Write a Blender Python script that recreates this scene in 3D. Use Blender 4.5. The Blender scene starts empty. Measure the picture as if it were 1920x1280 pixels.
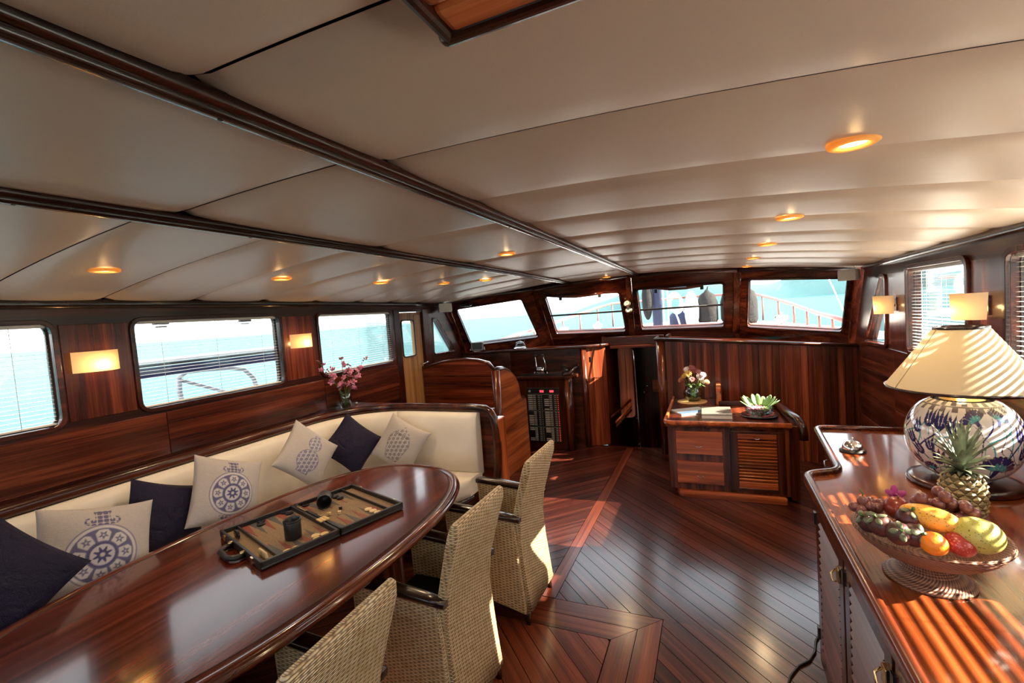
import bpy, bmesh, math, random
import numpy as np
from mathutils import Vector, Matrix
from mathutils.geometry import tessellate_polygon
random.seed(7); np.random.seed(7)
PI = math.pi
S = bpy.context.scene
COL = S.collection

# ------------------------------------------------------------------ camera
FPX = 853.333; EYE = 1.72
_y = np.array([(1334-960)/FPX, (563-640)/FPX, 1.0]); _y /= np.linalg.norm(_y)
_h = np.array([1, -math.tan(math.radians(4.2)), 0.0])
_u = np.cross(_h, _y); _u /= np.linalg.norm(_u)
if _u[1] > 0: _u = -_u
_x = np.cross(_y, _u)
if _x[0] < 0: _x = -_x
CM = np.array([_x, _y, _u])                       # cabin axes in camera axes
cam = bpy.data.cameras.new('camera'); cam.lens = 16; cam.sensor_width = 36
cam.clip_start = 0.02; cam.clip_end = 3000
camo = bpy.data.objects.new('camera', cam); COL.objects.link(camo)
R3 = Matrix((CM[:, 0], -CM[:, 1], -CM[:, 2])).transposed()
camo.matrix_world = Matrix.Translation((0, 0, EYE)) @ R3.to_4x4()
S.camera = camo
# survey helpers: where a sight line of the photograph meets a known plane of the cabin
def ray(px, py): return CM @ np.array([(px-960)/FPX, (py-640)/FPX, 1.0])
def onz(px, py, z): d = ray(px, py); return Vector((np.array([0, 0, EYE]) + d*(z-EYE)/d[2]).tolist())
def onx(px, py, X): d = ray(px, py); return Vector((np.array([0, 0, EYE]) + d*X/d[0]).tolist())
def ony(px, py, Y): d = ray(px, py); return Vector((np.array([0, 0, EYE]) + d*Y/d[1]).tolist())

# ------------------------------------------------------------------ world, sun, exposure
S.view_settings.view_transform = 'Standard'; S.view_settings.look = 'None'
S.view_settings.gamma = 1.0; S.view_settings.use_curve_mapping = False
S.view_settings.exposure = 1.0
W = bpy.data.worlds.new('sky'); S.world = W; W.use_nodes = True
nt = W.node_tree; nt.nodes.clear()
wo = nt.nodes.new('ShaderNodeOutputWorld'); bg = nt.nodes.new('ShaderNodeBackground')
tc = nt.nodes.new('ShaderNodeTexCoord'); sx = nt.nodes.new('ShaderNodeSeparateXYZ')
cr = nt.nodes.new('ShaderNodeValToRGB')
cr.color_ramp.elements[0].position = 0.0; cr.color_ramp.elements[0].color = (1.0, 0.985, 0.96, 1)
cr.color_ramp.elements[1].position = 0.6; cr.color_ramp.elements[1].color = (0.80, 0.89, 1.0, 1)
nt.links.new(tc.outputs['Generated'], sx.inputs[0]); nt.links.new(sx.outputs['Z'], cr.inputs[0])
nt.links.new(cr.outputs[0], bg.inputs[0]); nt.links.new(bg.outputs[0], wo.inputs[0])
bg.inputs[1].default_value = 2.6
sun = bpy.data.lights.new('sun', 'SUN'); sun.energy = 30.0; sun.angle = 0.009; sun.color = (1.0, 0.86, 0.66)
suno = bpy.data.objects.new('sun', sun); COL.objects.link(suno)
suno.rotation_euler = Vector((-1.6, -0.12, -0.98)).to_track_quat('-Z', 'Y').to_euler()

# ------------------------------------------------------------------ mesh builder
class MB:
    def __init__(s): s.v = []; s.f = []; s.sm = []; s.uv = {}
    def _add(s, vs, fs, smooth=False):
        o = len(s.v); s.v += [tuple(map(float, p)) for p in vs]
        for f in fs: s.f.append(tuple(i+o for i in f)); s.sm.append(smooth)
        return s
    def box(s, c, d, rot=None):
        hx, hy, hz = d[0]/2, d[1]/2, d[2]/2; vs = []
        for x, y, z in ((-1,-1,-1),(1,-1,-1),(1,1,-1),(-1,1,-1),(-1,-1,1),(1,-1,1),(1,1,1),(-1,1,1)):
            p = Vector((x*hx, y*hy, z*hz))
            if rot is not None: p = rot @ p
            vs.append(p+Vector(c))
        return s._add(vs, [(0,3,2,1),(4,5,6,7),(0,1,5,4),(1,2,6,5),(2,3,7,6),(3,0,4,7)])
    def b2(s, lo, hi): return s.box([(a+b)/2 for a, b in zip(lo, hi)], [abs(b-a) for a, b in zip(lo, hi)])
    def loops(s, rings, smooth=True, close=True, caps=True):      # rings of equal length -> skin
        n = len(rings[0]); vs = [p for r in rings for p in r]; fs = []
        m = n if close else n-1
        for i in range(len(rings)-1):
            for j in range(m):
                k = (j+1) % n
                fs.append((i*n+j, i*n+k, (i+1)*n+k, (i+1)*n+j))
        s._add(vs, fs, smooth)
        if caps and close:
            o = len(s.v)-len(vs)
            s.f.append(tuple(o+j for j in reversed(range(n)))); s.sm.append(False)
            s.f.append(tuple(o+(len(rings)-1)*n+j for j in range(n))); s.sm.append(False)
        return s
    def lathe(s, prof, n=32, c=(0, 0, 0), caps=False, ax=None):
        rings = []
        for r, z in prof:
            ring = []
            for k in range(n):
                a = 2*PI*k/n; p = Vector((r*math.cos(a), r*math.sin(a), z))
                if ax is not None: p = ax @ p
                ring.append(p+Vector(c))
            rings.append(ring)
        return s.loops(rings, True, True, caps)
    def sphere(s, c, r, nu=16, nv=10, rot=None, f=None):
        r = (r, r, r) if not hasattr(r, '__len__') else r
        rings = []
        for i in range(nv+1):
            t = -PI/2 + PI*i/nv; ring = []
            ct = max(math.cos(t), 0.004)
            for k in range(nu):
                a = 2*PI*k/nu; p = Vector((ct*math.cos(a), ct*math.sin(a), math.sin(t)))
                if f: p = f(p)
                p = Vector((p.x*r[0], p.y*r[1], p.z*r[2]))
                if rot is not None: p = rot @ p
                ring.append(p+Vector(c))
            rings.append(ring)
        return s.loops(rings, True, True, True)
    def tube(s, pts, r, n=8, caps=True, flat=None):               # r: number or list ; flat=(a,b) elliptic/rect profile
        pts = [Vector(p) for p in pts]; rings = []; up = None
        for i, p in enumerate(pts):
            t = (pts[min(i+1, len(pts)-1)]-pts[max(i-1, 0)]).normalized()
            if up is None:
                up = Vector((0, 0, 1)) if abs(t.z) < 0.9 else Vector((1, 0, 0))
            a = t.cross(up).normalized(); b = a.cross(t).normalized(); up = b
            rr = r[i] if hasattr(r, '__len__') else r
            if flat:
                w, h = flat; q = []
                for (x, y) in rrect(w, h, min(w, h)*0.35, 2): q.append(p+a*x*rr+b*y*rr)
                rings.append(q)
            else: rings.append([p+(a*math.cos(2*PI*k/n)+b*math.sin(2*PI*k/n))*rr for k in range(n)])
        return s.loops(rings, True, True, caps)
    def prism(s, poly, z0, z1, T=None):                           # 2D polygon in XY extruded in Z, then T
        T = T or Matrix.Identity(4); n = len(poly)
        lo = [T @ Vector((x, y, z0)) for x, y in poly]; hi = [T @ Vector((x, y, z1)) for x, y in poly]
        fs = [(j, (j+1) % n, n+(j+1) % n, n+j) for j in range(n)]
        fs += [tuple(reversed(range(n))), tuple(range(n, 2*n))]
        return s._add(lo+hi, fs)
    def plate(s, loops3, off):                                    # polygon with holes (3D loops), thickened by vector off
        L = [[Vector(p) for p in l] for l in loops3]; off = Vector(off)
        flat = [p for l in L for p in l]; n = len(flat)
        nrm = off.normalized(); a = nrm.orthogonal().normalized(); b = nrm.cross(a)
        tri = tessellate_polygon([[Vector((p.dot(a), p.dot(b), 0)) for p in l] for l in L])
        fs = []
        for t in tri: fs.append(tuple(t)); fs.append(tuple(i+n for i in reversed(t)))
        o = 0
        for l in L:
            m = len(l)
            for j in range(m): k = (j+1) % m; fs.append((o+j, o+k, n+o+k, n+o+j))
            o += m
        return s._add(flat+[p+off for p in flat], fs)
    def grid(s, P, smooth=True, flip=False):                      # P[i][j] points
        nu, nv = len(P), len(P[0]); fs = []
        for i in range(nu-1):
            for j in range(nv-1):
                q = (i*nv+j, i*nv+j+1, (i+1)*nv+j+1, (i+1)*nv+j)
                fs.append(tuple(reversed(q)) if flip else q)
        return s._add([p for r in P for p in r], fs, smooth)
    def mesh(s, name):
        me = bpy.data.meshes.new(name); me.from_pydata(s.v, [], s.f)
        me.polygons.foreach_set('use_smooth', s.sm)
        bm = bmesh.new(); bm.from_mesh(me); bmesh.ops.recalc_face_normals(bm, faces=bm.faces); bm.to_mesh(me); bm.free()
        me.update(); return me
    def build(s, name, mat, parent=None, loc=None, bevel=0, seg=2, rot=None):
        return put(name, s.mesh(name), mat, parent, loc, bevel, seg, rot)
def put(name, me, mat, parent=None, loc=None, bevel=0, seg=2, rot=None):
    if mat is not None and not me.materials: me.materials.append(mat)
    o = bpy.data.objects.new(name, me); COL.objects.link(o)
    if mat is not None and me.materials[0] != mat: o.material_slots[0].link = 'OBJECT'; o.material_slots[0].material = mat
    if parent: o.parent = parent
    if loc is not None: o.location = loc
    if rot is not None: o.rotation_euler = rot
    if bevel:
        m = o.modifiers.new('bevel', 'BEVEL'); m.width = bevel; m.segments = seg; m.limit_method = 'ANGLE'; m.angle_limit = math.radians(35)
    return o
def tag(o, label, cat, group=None, kind=None):
    o['label'] = label
    if cat: o['category'] = cat
    if group: o['group'] = group
    if kind: o['kind'] = kind
    return o
def thing(name, label, cat, loc=(0, 0, 0), rz=0, group=None, kind=None):
    o = bpy.data.objects.new(name, None); COL.objects.link(o); o.empty_display_size = 0.05
    o.location = loc; o.rotation_euler = (0, 0, rz)
    return tag(o, label, cat, group, kind)
def copy_tree(o, parent=None):
    c = o.copy(); COL.objects.link(c); c.parent = parent
    for ch in [q for q in bpy.data.objects if q.parent == o]: copy_tree(ch, c)
    return c
def B(lo, hi): return MB().b2(lo, hi)
def rrect(w, h, r, n=4, cx=0, cy=0):
    out = []
    for sx_, sy_, a0 in ((1, 1, 0), (-1, 1, 90), (-1, -1, 180), (1, -1, 270)):
        for k in range(n+1):
            a = math.radians(a0+90*k/n)
            out.append((cx+sx_*(w/2-r)+r*math.cos(a), cy+sy_*(h/2-r)+r*math.sin(a)))
    return out
def round_poly(pts, r, n=4):                                       # round the corners of a 3D polygon
    out = []; m = len(pts); pts = [Vector(p) for p in pts]
    for i in range(m):
        p, a, b = pts[i], pts[i-1], pts[(i+1) % m]
        d1 = (a-p); d2 = (b-p); k = min(r, d1.length*0.4, d2.length*0.4)
        s0 = p+d1.normalized()*k; s1 = p+d2.normalized()*k
        for j in range(n+1):
            t = j/n; out.append(s0*(1-t)**2+p*2*t*(1-t)+s1*t*t)
    return out
def inset_poly(pts, d):                                            # grow (d>0) a planar convex loop away from its centre
    c = sum(pts, Vector())/len(pts); out = []
    m = len(pts)
    nrm = Vector()
    for i in range(m): nrm += (pts[i]-c).cross(pts[(i+1) % m]-c)
    nrm.normalize()
    for i in range(m):
        t = (pts[(i+1) % m]-pts[i-1]).normalized(); o = t.cross(nrm)
        out.append(pts[i]+o*d)
    return out
def clip_poly(poly, nx, ny, c):                                    # keep nx*x+ny*y<=c
    out = []
    for i in range(len(poly)):
        p, q = poly[i], poly[(i+1) % len(poly)]
        dp, dq = nx*p[0]+ny*p[1]-c, nx*q[0]+ny*q[1]-c
        if dp <= 0: out.append(p)
        if (dp < 0 < dq) or (dq < 0 < dp):
            t = dp/(dp-dq); out.append((p[0]+(q[0]-p[0])*t, p[1]+(q[1]-p[1])*t))
    return out
def rotz(a): return Matrix.Rotation(a, 3, 'Z')

def wb(mb, name, mat, parent, bevel=0, seg=2): return mb.build(name, mat, parent, -Vector(parent.location), bevel, seg)
def uv_box(me, k=1.0):
    uv = me.uv_layers.new(name='UVMap'); co = me.vertices
    for p in me.polygons:
        n = p.normal; a = (abs(n.x), abs(n.y), abs(n.z))
        for li in p.loop_indices:
            c = co[me.loops[li].vertex_index].co
            uv.data[li].uv = ((c.y, c.z) if a[0] >= a[1] and a[0] >= a[2]*0.7 else (c.x, c.z) if a[1] >= a[2]*0.7 else (c.x, c.y))
    return me
def paint(me, cols):
    at = me.color_attributes.new(name='print', type='FLOAT_COLOR', domain='POINT')
    c = np.ones((len(me.vertices), 4), dtype=np.float32); c[:, :3] = cols; at.data.foreach_set('color', c.ravel()); return me
# ------------------------------------------------------------------ materials
class NT:
    def __init__(s, name):
        s.m = bpy.data.materials.new(name); s.m.use_nodes = True; s.t = s.m.node_tree
        s.p = s.t.nodes['Principled BSDF']; s.out = s.t.nodes['Material Output']
    def n(s, typ, **kw):
        q = s.t.nodes.new(typ)
        for k, v in kw.items(): setattr(q, k, v)
        return q
    def l(s, a, b): s.t.links.new(a, b)
    def math(s, op, a, b=None):
        q = s.n('ShaderNodeMath', operation=op)
        for i, v in enumerate((a, b)):
            if v is None: continue
            if isinstance(v, (int, float)): q.inputs[i].default_value = v
            else: s.l(v, q.inputs[i])
        return q.outputs[0]
    def ramp(s, fac, stops):
        q = s.n('ShaderNodeValToRGB'); e = q.color_ramp.elements
        while len(e) < len(stops): e.new(0.5)
        for i, (pos, c) in enumerate(stops): e[i].position = pos; e[i].color = (*c, 1)
        s.l(fac, q.inputs[0]); return q.outputs[0]
    def obj(s, scale=(1, 1, 1), rot=(0, 0, 0), kind='Object'):
        t = s.n('ShaderNodeTexCoord'); m = s.n('ShaderNodeMapping')
        m.inputs['Scale'].default_value = scale; m.inputs['Rotation'].default_value = rot
        s.l(t.outputs[kind], m.inputs[0]); return m.outputs[0]
    def noise(s, vec, scale=5, detail=3, rough=0.5, dist=0.0):
        q = s.n('ShaderNodeTexNoise'); q.inputs['Scale'].default_value = scale; q.inputs['Detail'].default_value = detail
        q.inputs['Roughness'].default_value = rough; q.inputs['Distortion'].default_value = dist
        if vec is not None: s.l(vec, q.inputs['Vector'])
        return q.outputs['Fac']
    def mix(s, fac, a, b, mode='MIX'):
        q = s.n('ShaderNodeMix', data_type='RGBA', blend_type=mode)
        for sock, v in ((q.inputs['Factor'], fac), (q.inputs['A'], a), (q.inputs['B'], b)):
            if isinstance(v, (int, float)): sock.default_value = v
            elif isinstance(v, tuple): sock.default_value = (*v, 1)
            else: s.l(v, sock)
        return q.outputs['Result']
    def bump(s, h, strength=0.3, dist=0.01):
        q = s.n('ShaderNodeBump'); q.inputs['Strength'].default_value = strength; q.inputs['Distance'].default_value = dist
        s.l(h, q.inputs['Height']); s.l(q.outputs[0], s.p.inputs['Normal'])
    def set(s, **kw):
        names = dict(color='Base Color', rough='Roughness', metal='Metallic', coat='Coat Weight', coatr='Coat Roughness', spec='Specular IOR Level',
                     trans='Transmission Weight', ior='IOR', alpha='Alpha', sheen='Sheen Weight', ecol='Emission Color', estr='Emission Strength', sss='Subsurface Weight')
        for k, v in kw.items():
            i = s.p.inputs[names[k]]
            if isinstance(v, (int, float)): i.default_value = v
            elif isinstance(v, tuple): i.default_value = (*v, 1)
            else: s.l(v, i)
        return s
def plain(name, color, rough=0.5, **kw):
    t = NT(name).set(color=color, rough=rough, **kw)
    h = t.noise(t.obj((1, 1, 1)), 60, 2)
    c = t.mix(0.10, color, t.ramp(h, [(0.3, tuple(x*0.6 for x in color)), (0.7, tuple(min(1, x*1.35) for x in color))]))
    t.set(color=c); return t.m
def wood(name, dark, mid, light, axis='x', gloss=0.12, coat=0.8, ribbon=14, vary=0.35, spec=0.22):
    t = NT(name)
    k = {'x': (0.55, 1, 1), 'y': (1, 0.55, 1), 'z': (1, 1, 0.55)}[axis]
    st = {'x': (0.5, ribbon, ribbon), 'y': (ribbon, 0.5, ribbon), 'z': (ribbon, ribbon, 0.5)}[axis]
    fi = {'x': (3, 150, 150), 'y': (150, 3, 150), 'z': (150, 150, 3)}[axis]
    oi = t.n('ShaderNodeObjectInfo')
    tcn = t.n('ShaderNodeTexCoord'); add = t.n('ShaderNodeVectorMath', operation='ADD')
    cmb = t.n('ShaderNodeCombineXYZ'); r10 = t.math('MULTIPLY', oi.outputs['Random'], 17.0)
    for i in range(3): t.l(r10, cmb.inputs[i])
    t.l(tcn.outputs['Object'], add.inputs[0]); t.l(cmb.outputs[0], add.inputs[1])
    def mp(sc):
        m = t.n('ShaderNodeMapping'); m.inputs['Scale'].default_value = sc; t.l(add.outputs[0], m.inputs[0]); return m.outputs[0]
    a = t.noise(mp(st), 1.0, 4, 0.6, 0.6); b = t.noise(mp(fi), 1.0, 3, 0.6)
    f = t.math('ADD', t.math('MULTIPLY', a, 0.75), t.math('MULTIPLY', b, 0.25))
    c = t.ramp(f, [(0.36, dark), (0.5, mid), (0.64, light)])
    hv = t.n('ShaderNodeHueSaturation'); t.l(c, hv.inputs['Color'])
    t.l(t.math('ADD', t.math('MULTIPLY', oi.outputs['Random'], vary), 1-vary/2), hv.inputs['Value'])
    t.set(color=hv.outputs[0], rough=gloss+0.12, coat=coat, coatr=gloss, spec=spec)
    t.bump(b, 0.04, 0.002); return t.m
M = {}
DK, MD, LT = (0.013, 0.0020, 0.0010), (0.068, 0.0115, 0.0046), (0.185, 0.041, 0.0155)
for ax in 'xyz': M['wood_'+ax] = wood('mahogany_'+ax, DK, MD, LT, ax, 0.14, 0.5)
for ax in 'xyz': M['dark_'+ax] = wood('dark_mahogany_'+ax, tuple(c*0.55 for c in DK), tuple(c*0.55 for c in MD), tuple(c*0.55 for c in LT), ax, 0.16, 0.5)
M['stave'] = wood('stave_mahogany', (0.03, 0.005, 0.002), (0.12, 0.024, 0.010), (0.27, 0.068, 0.027), 'z', 0.18, 0.45, 20, 1.15)
for ax in 'xyz': M['warm_'+ax] = wood('orange_mahogany_'+ax, (0.13, 0.022, 0.006), (0.38, 0.082, 0.020), (0.60, 0.165, 0.045), ax, 0.16)
M['floor'] = wood('floor_plank_wood', (0.018, 0.0036, 0.0024), (0.054, 0.0115, 0.0070), (0.115, 0.030, 0.018), 'x', 0.17, 0.7, 20, 0.6)
M['floor_red'] = wood('floor_border_wood', (0.05, 0.009, 0.004), (0.125, 0.026, 0.011), (0.21, 0.052, 0.022), 'x', 0.19, 0.6, 18, 0.4)
M['table'] = wood('table_wood', (0.026, 0.0038, 0.0016), (0.088, 0.0145, 0.0055), (0.18, 0.036, 0.014), 'y', 0.10, 1.0, 16, 0.1)
M['oak'] = wood('door_teak', (0.19, 0.085, 0.028), (0.31, 0.15, 0.055), (0.42, 0.22, 0.09), 'z', 0.25, 0.4)
M['black_wood'] = wood('dark_stained_wood', (0.008, 0.003, 0.002), (0.02, 0.007, 0.005), (0.04, 0.014, 0.009), 'x', 0.15, 0.8)
M['louvre'] = wood('louvre_wood', (0.05, 0.013, 0.009), (0.12, 0.035, 0.022), (0.2, 0.065, 0.04), 'y', 0.28, 1.0, 14, 0.3, 0.5)
M['seam'] = plain('caulk_black', (0.008, 0.006, 0.005), 0.7)
M['chrome'] = plain('chrome', (0.75, 0.75, 0.76), 0.12, metal=1.0)
M['brass'] = plain('brass', (0.75, 0.55, 0.28), 0.2, metal=1.0)
M['black'] = plain('black_plastic', (0.012, 0.012, 0.013), 0.35)
M['white'] = plain('white_plastic', (0.78, 0.76, 0.74), 0.4)
M['grey'] = plain('grey_plastic', (0.3, 0.3, 0.31), 0.4)
M['slat'] = plain('white_slat', (0.74, 0.72, 0.70), 0.4)
M['rubber'] = plain('black_rubber', (0.02, 0.018, 0.016), 0.6)
def ceil_mat():
    t = NT('ceiling_vinyl'); v = t.obj((1, 1, 1))
    c = t.ramp(t.noise(v, 1.3, 3, 0.5), [(0.3, (0.60, 0.475, 0.385)), (0.7, (0.68, 0.555, 0.46))])
    t.set(color=c, rough=0.42, coat=0.12, coatr=0.3); t.bump(t.noise(v, 320, 2), 0.12, 0.002); return t.m
M['ceil'] = ceil_mat()
def leather():
    t = NT('cream_leather'); v = t.obj()
    t.set(color=t.ramp(t.noise(v, 3, 3), [(0.3, (0.66, 0.62, 0.565)), (0.7, (0.76, 0.725, 0.675))]), rough=0.42, spec=0.4)
    h = t.math('ADD', t.noise(v, 9, 3), t.math('MULTIPLY', t.noise(v, 260, 2), 0.12)); t.bump(h, 0.25, 0.012); return t.m
M['leather'] = leather()
def wicker():
    t = NT('wicker_weave'); tcn = t.n('ShaderNodeTexCoord'); sp = t.n('ShaderNodeSeparateXYZ'); t.l(tcn.outputs['UV'], sp.inputs[0])
    u, v = sp.outputs[0], sp.outputs[1]
    ph = t.math('MULTIPLY', t.math('FLOOR', t.math('MULTIPLY', u, 1/0.022)), PI)
    row = t.math('MULTIPLY', v, 2*PI/0.0075)
    over = t.math('SINE', t.math('ADD', t.math('MULTIPLY', row, 0.5), ph))
    strand = t.math('ABSOLUTE', t.math('SINE', t.math('MULTIPLY', row, 0.5)))
    stake = t.math('ABSOLUTE', t.math('SINE', t.math('MULTIPLY', u, PI/0.022)))
    h = t.math('ADD', t.math('MULTIPLY', strand, 0.55), t.math('MULTIPLY', t.math('MULTIPLY', over, stake), 0.45))
    n = t.noise(t.obj((1, 1, 1)), 40, 3)
    c = t.ramp(n, [(0.3, (0.58, 0.40, 0.20)), (0.5, (0.76, 0.58, 0.34)), (0.75, (0.84, 0.69, 0.46))])
    c2 = t.mix(t.ramp(h, [(0.0, (1, 1, 1)), (0.34, (0, 0, 0))]), c, (0.12, 0.065, 0.028))
    t.set(color=c2, rough=0.5); t.bump(h, 0.8, 0.006); return t.m
M['wicker'] = wicker()
def fabric(name, a, b, rough=0.8, sheen=0.0, sc=180):
    t = NT(name); v = t.obj()
    t.set(color=t.ramp(t.noise(v, sc, 3), [(0.35, a), (0.65, b)]), rough=rough, sheen=sheen, spec=0.25)
    h = t.math('ADD', t.noise(v, 9, 3, 0.6, 0.8), t.math('MULTIPLY', t.noise(v, sc*2, 2), 0.15)); t.bump(h, 0.8, 0.03); return t.m
M['navy'] = fabric('navy_satin', (0.003, 0.002, 0.018), (0.008, 0.006, 0.042), 0.5, 0.0)
M['seat_black'] = fabric('black_seat_fabric', (0.004, 0.004, 0.004), (0.012, 0.011, 0.011))
def printed(name, rough, bumpy, coat=0.0):
    t = NT(name); at = t.n('ShaderNodeAttribute', attribute_name='print'); v = t.obj()
    c = t.mix(0.12, at.outputs['Color'], t.ramp(t.noise(v, 160, 3), [(0.3, (0.3, 0.3, 0.3)), (0.7, (0.8, 0.8, 0.8))]), 'OVERLAY')
    t.set(color=c, rough=rough, coat=coat, coatr=0.05)
    if bumpy:
        h = t.math('ADD', t.noise(v, 8, 3, 0.6), t.math('MULTIPLY', t.noise(v, 420, 2), 0.15)); t.bump(h, 0.45, 0.02)
    return t.m
M['print_cloth'] = printed('printed_grey_silk', 0.55, True)
M['print_ceramic'] = printed('painted_glazed_ceramic', 0.12, False, 1.0)
def glass(name, tint=(1, 1, 1), refl=0.06):
    t = NT(name); tr = t.n('ShaderNodeBsdfTransparent'); gl = t.n('ShaderNodeBsdfGlossy'); mx = t.n('ShaderNodeMixShader')
    tr.inputs[0].default_value = (*tint, 1); gl.inputs['Roughness'].default_value = 0.02
    fr = t.n('ShaderNodeLayerWeight'); fr.inputs[0].default_value = 0.25
    t.l(t.math('ADD', t.math('MULTIPLY', fr.outputs['Fresnel'], 0.5), refl*0.5), mx.inputs[0])
    t.l(tr.outputs[0], mx.inputs[1]); t.l(gl.outputs[0], mx.inputs[2]); t.l(mx.outputs[0], t.out.inputs[0]); return t.m
M['pane'] = glass('window_glass', (0.97, 0.99, 0.99), 0.03)
M['clear'] = glass('clear_vase_glass', (0.86, 0.92, 0.88), 0.12)
def translucent(name, col, tcol, mixf=0.6):
    t = NT(name); d = t.n('ShaderNodeBsdfDiffuse'); q = t.n('ShaderNodeBsdfTranslucent'); mx = t.n('ShaderNodeMixShader')
    d.inputs[0].default_value = (*col, 1); q.inputs[0].default_value = (*tcol, 1); mx.inputs[0].default_value = mixf
    h = t.noise(t.obj(), 200, 2); bp = t.n('ShaderNodeBump'); bp.inputs['Strength'].default_value = 0.15; t.l(h, bp.inputs['Height']); t.l(bp.outputs[0], d.inputs['Normal'])
    t.l(d.outputs[0], mx.inputs[1]); t.l(q.outputs[0], mx.inputs[2]); t.l(mx.outputs[0], t.out.inputs[0]); return t.m
M['frost'] = translucent('frosted_glass_shade', (0.75, 0.70, 0.62), (1.0, 0.80, 0.50), 0.6)
M['shade'] = translucent('linen_lampshade', (0.60, 0.53, 0.40), (0.72, 0.60, 0.38), 0.3)
def emit(name, col, s):
    t = NT(name); t.set(color=col, ecol=col, estr=s, rough=0.5); return t.m
M['bulb'] = emit('warm_bulb', (1.0, 0.72, 0.34), 9.0)
M['led'] = emit('red_led_digits', (1.0, 0.08, 0.12), 1.2)
def pt(name, loc, watts, col=(1, 0.66, 0.32), r=0.02, parent=None, spot=None):
    l = bpy.data.lights.new(name, 'SPOT' if spot else 'POINT'); l.energy = watts; l.color = col; l.shadow_soft_size = r
    if spot: l.spot_size = math.radians(spot); l.spot_blend = 0.6
    o = bpy.data.objects.new(name, l); COL.objects.link(o); o.location = loc
    if parent: o.parent = parent
    return o
# ================================================================== SETTING
XL, XR = -2.97, 1.28
def zc(x, y): return 2.13 - 0.18*((x+0.8)/2.2)**2 - 0.045*(max(y, 0)/5.3)**2
def on_ceiling(px, py):
    z = 2.05
    for _ in range(12): p = onz(px, py, z); z = zc(p.x, p.y)
    return p
# ---- floor ------------------------------------------------------------------
floor = B((XL, -2.2, -0.06), (XR, 5.58, -0.022)).build('floor', M['seam'])
tag(floor, 'dark red wooden cabin floor of diagonal planks', 'floor', kind='structure')
plank_cache = {}
def plank(poly, ang, mat, key):
    poly = [p for i, p in enumerate(poly) if (Vector(p)-Vector(poly[i-1])).length > 1e-4]
    if len(poly) < 3: return
    c = (sum(p[0] for p in poly)/len(poly), sum(p[1] for p in poly)/len(poly))
    ca, sa = math.cos(-ang), math.sin(-ang)
    loc = [((x-c[0])*ca-(y-c[1])*sa, (x-c[0])*sa+(y-c[1])*ca) for x, y in poly]
    area = sum(loc[i-1][0]*loc[i][1]-loc[i][0]*loc[i-1][1] for i in range(len(loc)))/2
    if abs(area) < 0.0006: return
    if area < 0: loc.reverse()
    h = 0.0 + random.uniform(-0.0008, 0.0)
    o = MB().prism(loc, -0.022, h).build('plank', mat, floor, (c[0], c[1], 0), rot=(0, 0, ang))
def field(region, ang, w, mat, gap=0.004):
    d = (math.cos(ang), math.sin(ang)); n = (-d[1], d[0])
    ks = [n[0]*x+n[1]*y for x, y in region]; k0, k1 = min(ks), max(ks)
    i = math.floor(k0/w)
    while i*w < k1:
        p = clip_poly(region, n[0], n[1], (i+1)*w-gap/2); p = clip_poly(p, -n[0], -n[1], -(i*w+gap/2)) if len(p) > 2 else []
        if len(p) > 2: plank(p, ang, mat, i)
        i += 1
def rect(x0, x1, y0, y1): return [(x0, y0), (x1, y0), (x1, y1), (x0, y1)]
A45 = math.radians(-45)
field(rect(-0.937, XR, 2.484, 5.58), A45, 0.088, M['floor'])
field(rect(-0.316, XR, 0.2, 2.484), A45, 0.088, M['floor'])
field(rect(XL, -1.028, 2.484, 5.58), -A45, 0.088, M['floor'])
field(rect(XL, -1.646, 0.2, 2.484), -A45, 0.088, M['floor'])
field(rect(-1.40, -0.562, 1.0, 2.240), A45, 0.118, M['floor_red'])
plank(rect(-1.024, -0.941, 2.488, 5.58), PI/2, M['floor_red'], 0)
# mitred double frame around the floor hatch
for (xa, xb, ya, yb, w) in ((-1.642, -0.320, 0.76, 2.480, 0.116), (-1.522, -0.440, 0.88, 2.360, 0.116)):
    g = 0.002
    plank([(xa+g, yb), (xb-g, yb), (xb-w-g, yb-w), (xa+w+g, yb-w)], 0, M['floor_red'], 0)
    plank([(xb, yb-g), (xb-w, yb-w-g), (xb-w, ya+w+g), (xb, ya+g)], PI/2, M['floor_red'], 0)
    plank([(xa, yb-g), (xa, ya+g), (xa+w, ya+w+g), (xa+w, yb-w-g)], PI/2, M['floor_red'], 0)
    plank([(xa+g, ya), (xa+w+g, ya+w), (xb-w-g, ya+w), (xb-g, ya)], 0, M['floor_red'], 0)
# ---- left and right walls with window openings -------------------------------
def yz(X, pts): return [Vector((X, y, z)) for y, z in pts]
def rloop(X, y0, y1, z0, z1, r=0.05): return round_poly(yz(X, [(y0, z0), (y1, z0), (y1, z1), (y0, z1)]), r, 5)
LW = [(-1.13, -0.18), (0.19, 1.135), (1.487, 2.42), (2.795, 3.735)]  # first opening is an out-of-view window added to bring in daylight
RW = [(-0.65, 0.28), (0.66, 1.58), (1.97, 2.895), (3.275, 4.105)]
lholes = [rloop(XL, a, b, 1.338, 1.842) for a, b in LW]
rholes = [rloop(XR, a, b, 1.262, 1.838) for a, b in RW]
lq = round_poly(yz(XL, [(4.452, 1.342), (4.90, 1.33), (4.575, 1.735), (4.475, 1.738)]), 0.03, 4)
rq = round_poly(yz(XR, [(4.555, 1.262), (5.075, 1.25), (4.64, 1.808), (4.545, 1.80)]), 0.03, 4)
ldoor = yz(XL, [(3.868, 0.02), (4.262, 0.02), (4.262, 1.835), (3.868, 1.835)])
lo = yz(XL, [(-2.2, -0.05), (5.2, -0.05), (5.2, 1.22), (4.70, 1.93), (4.70, 2.2), (-2.2, 2.2)])
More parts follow.
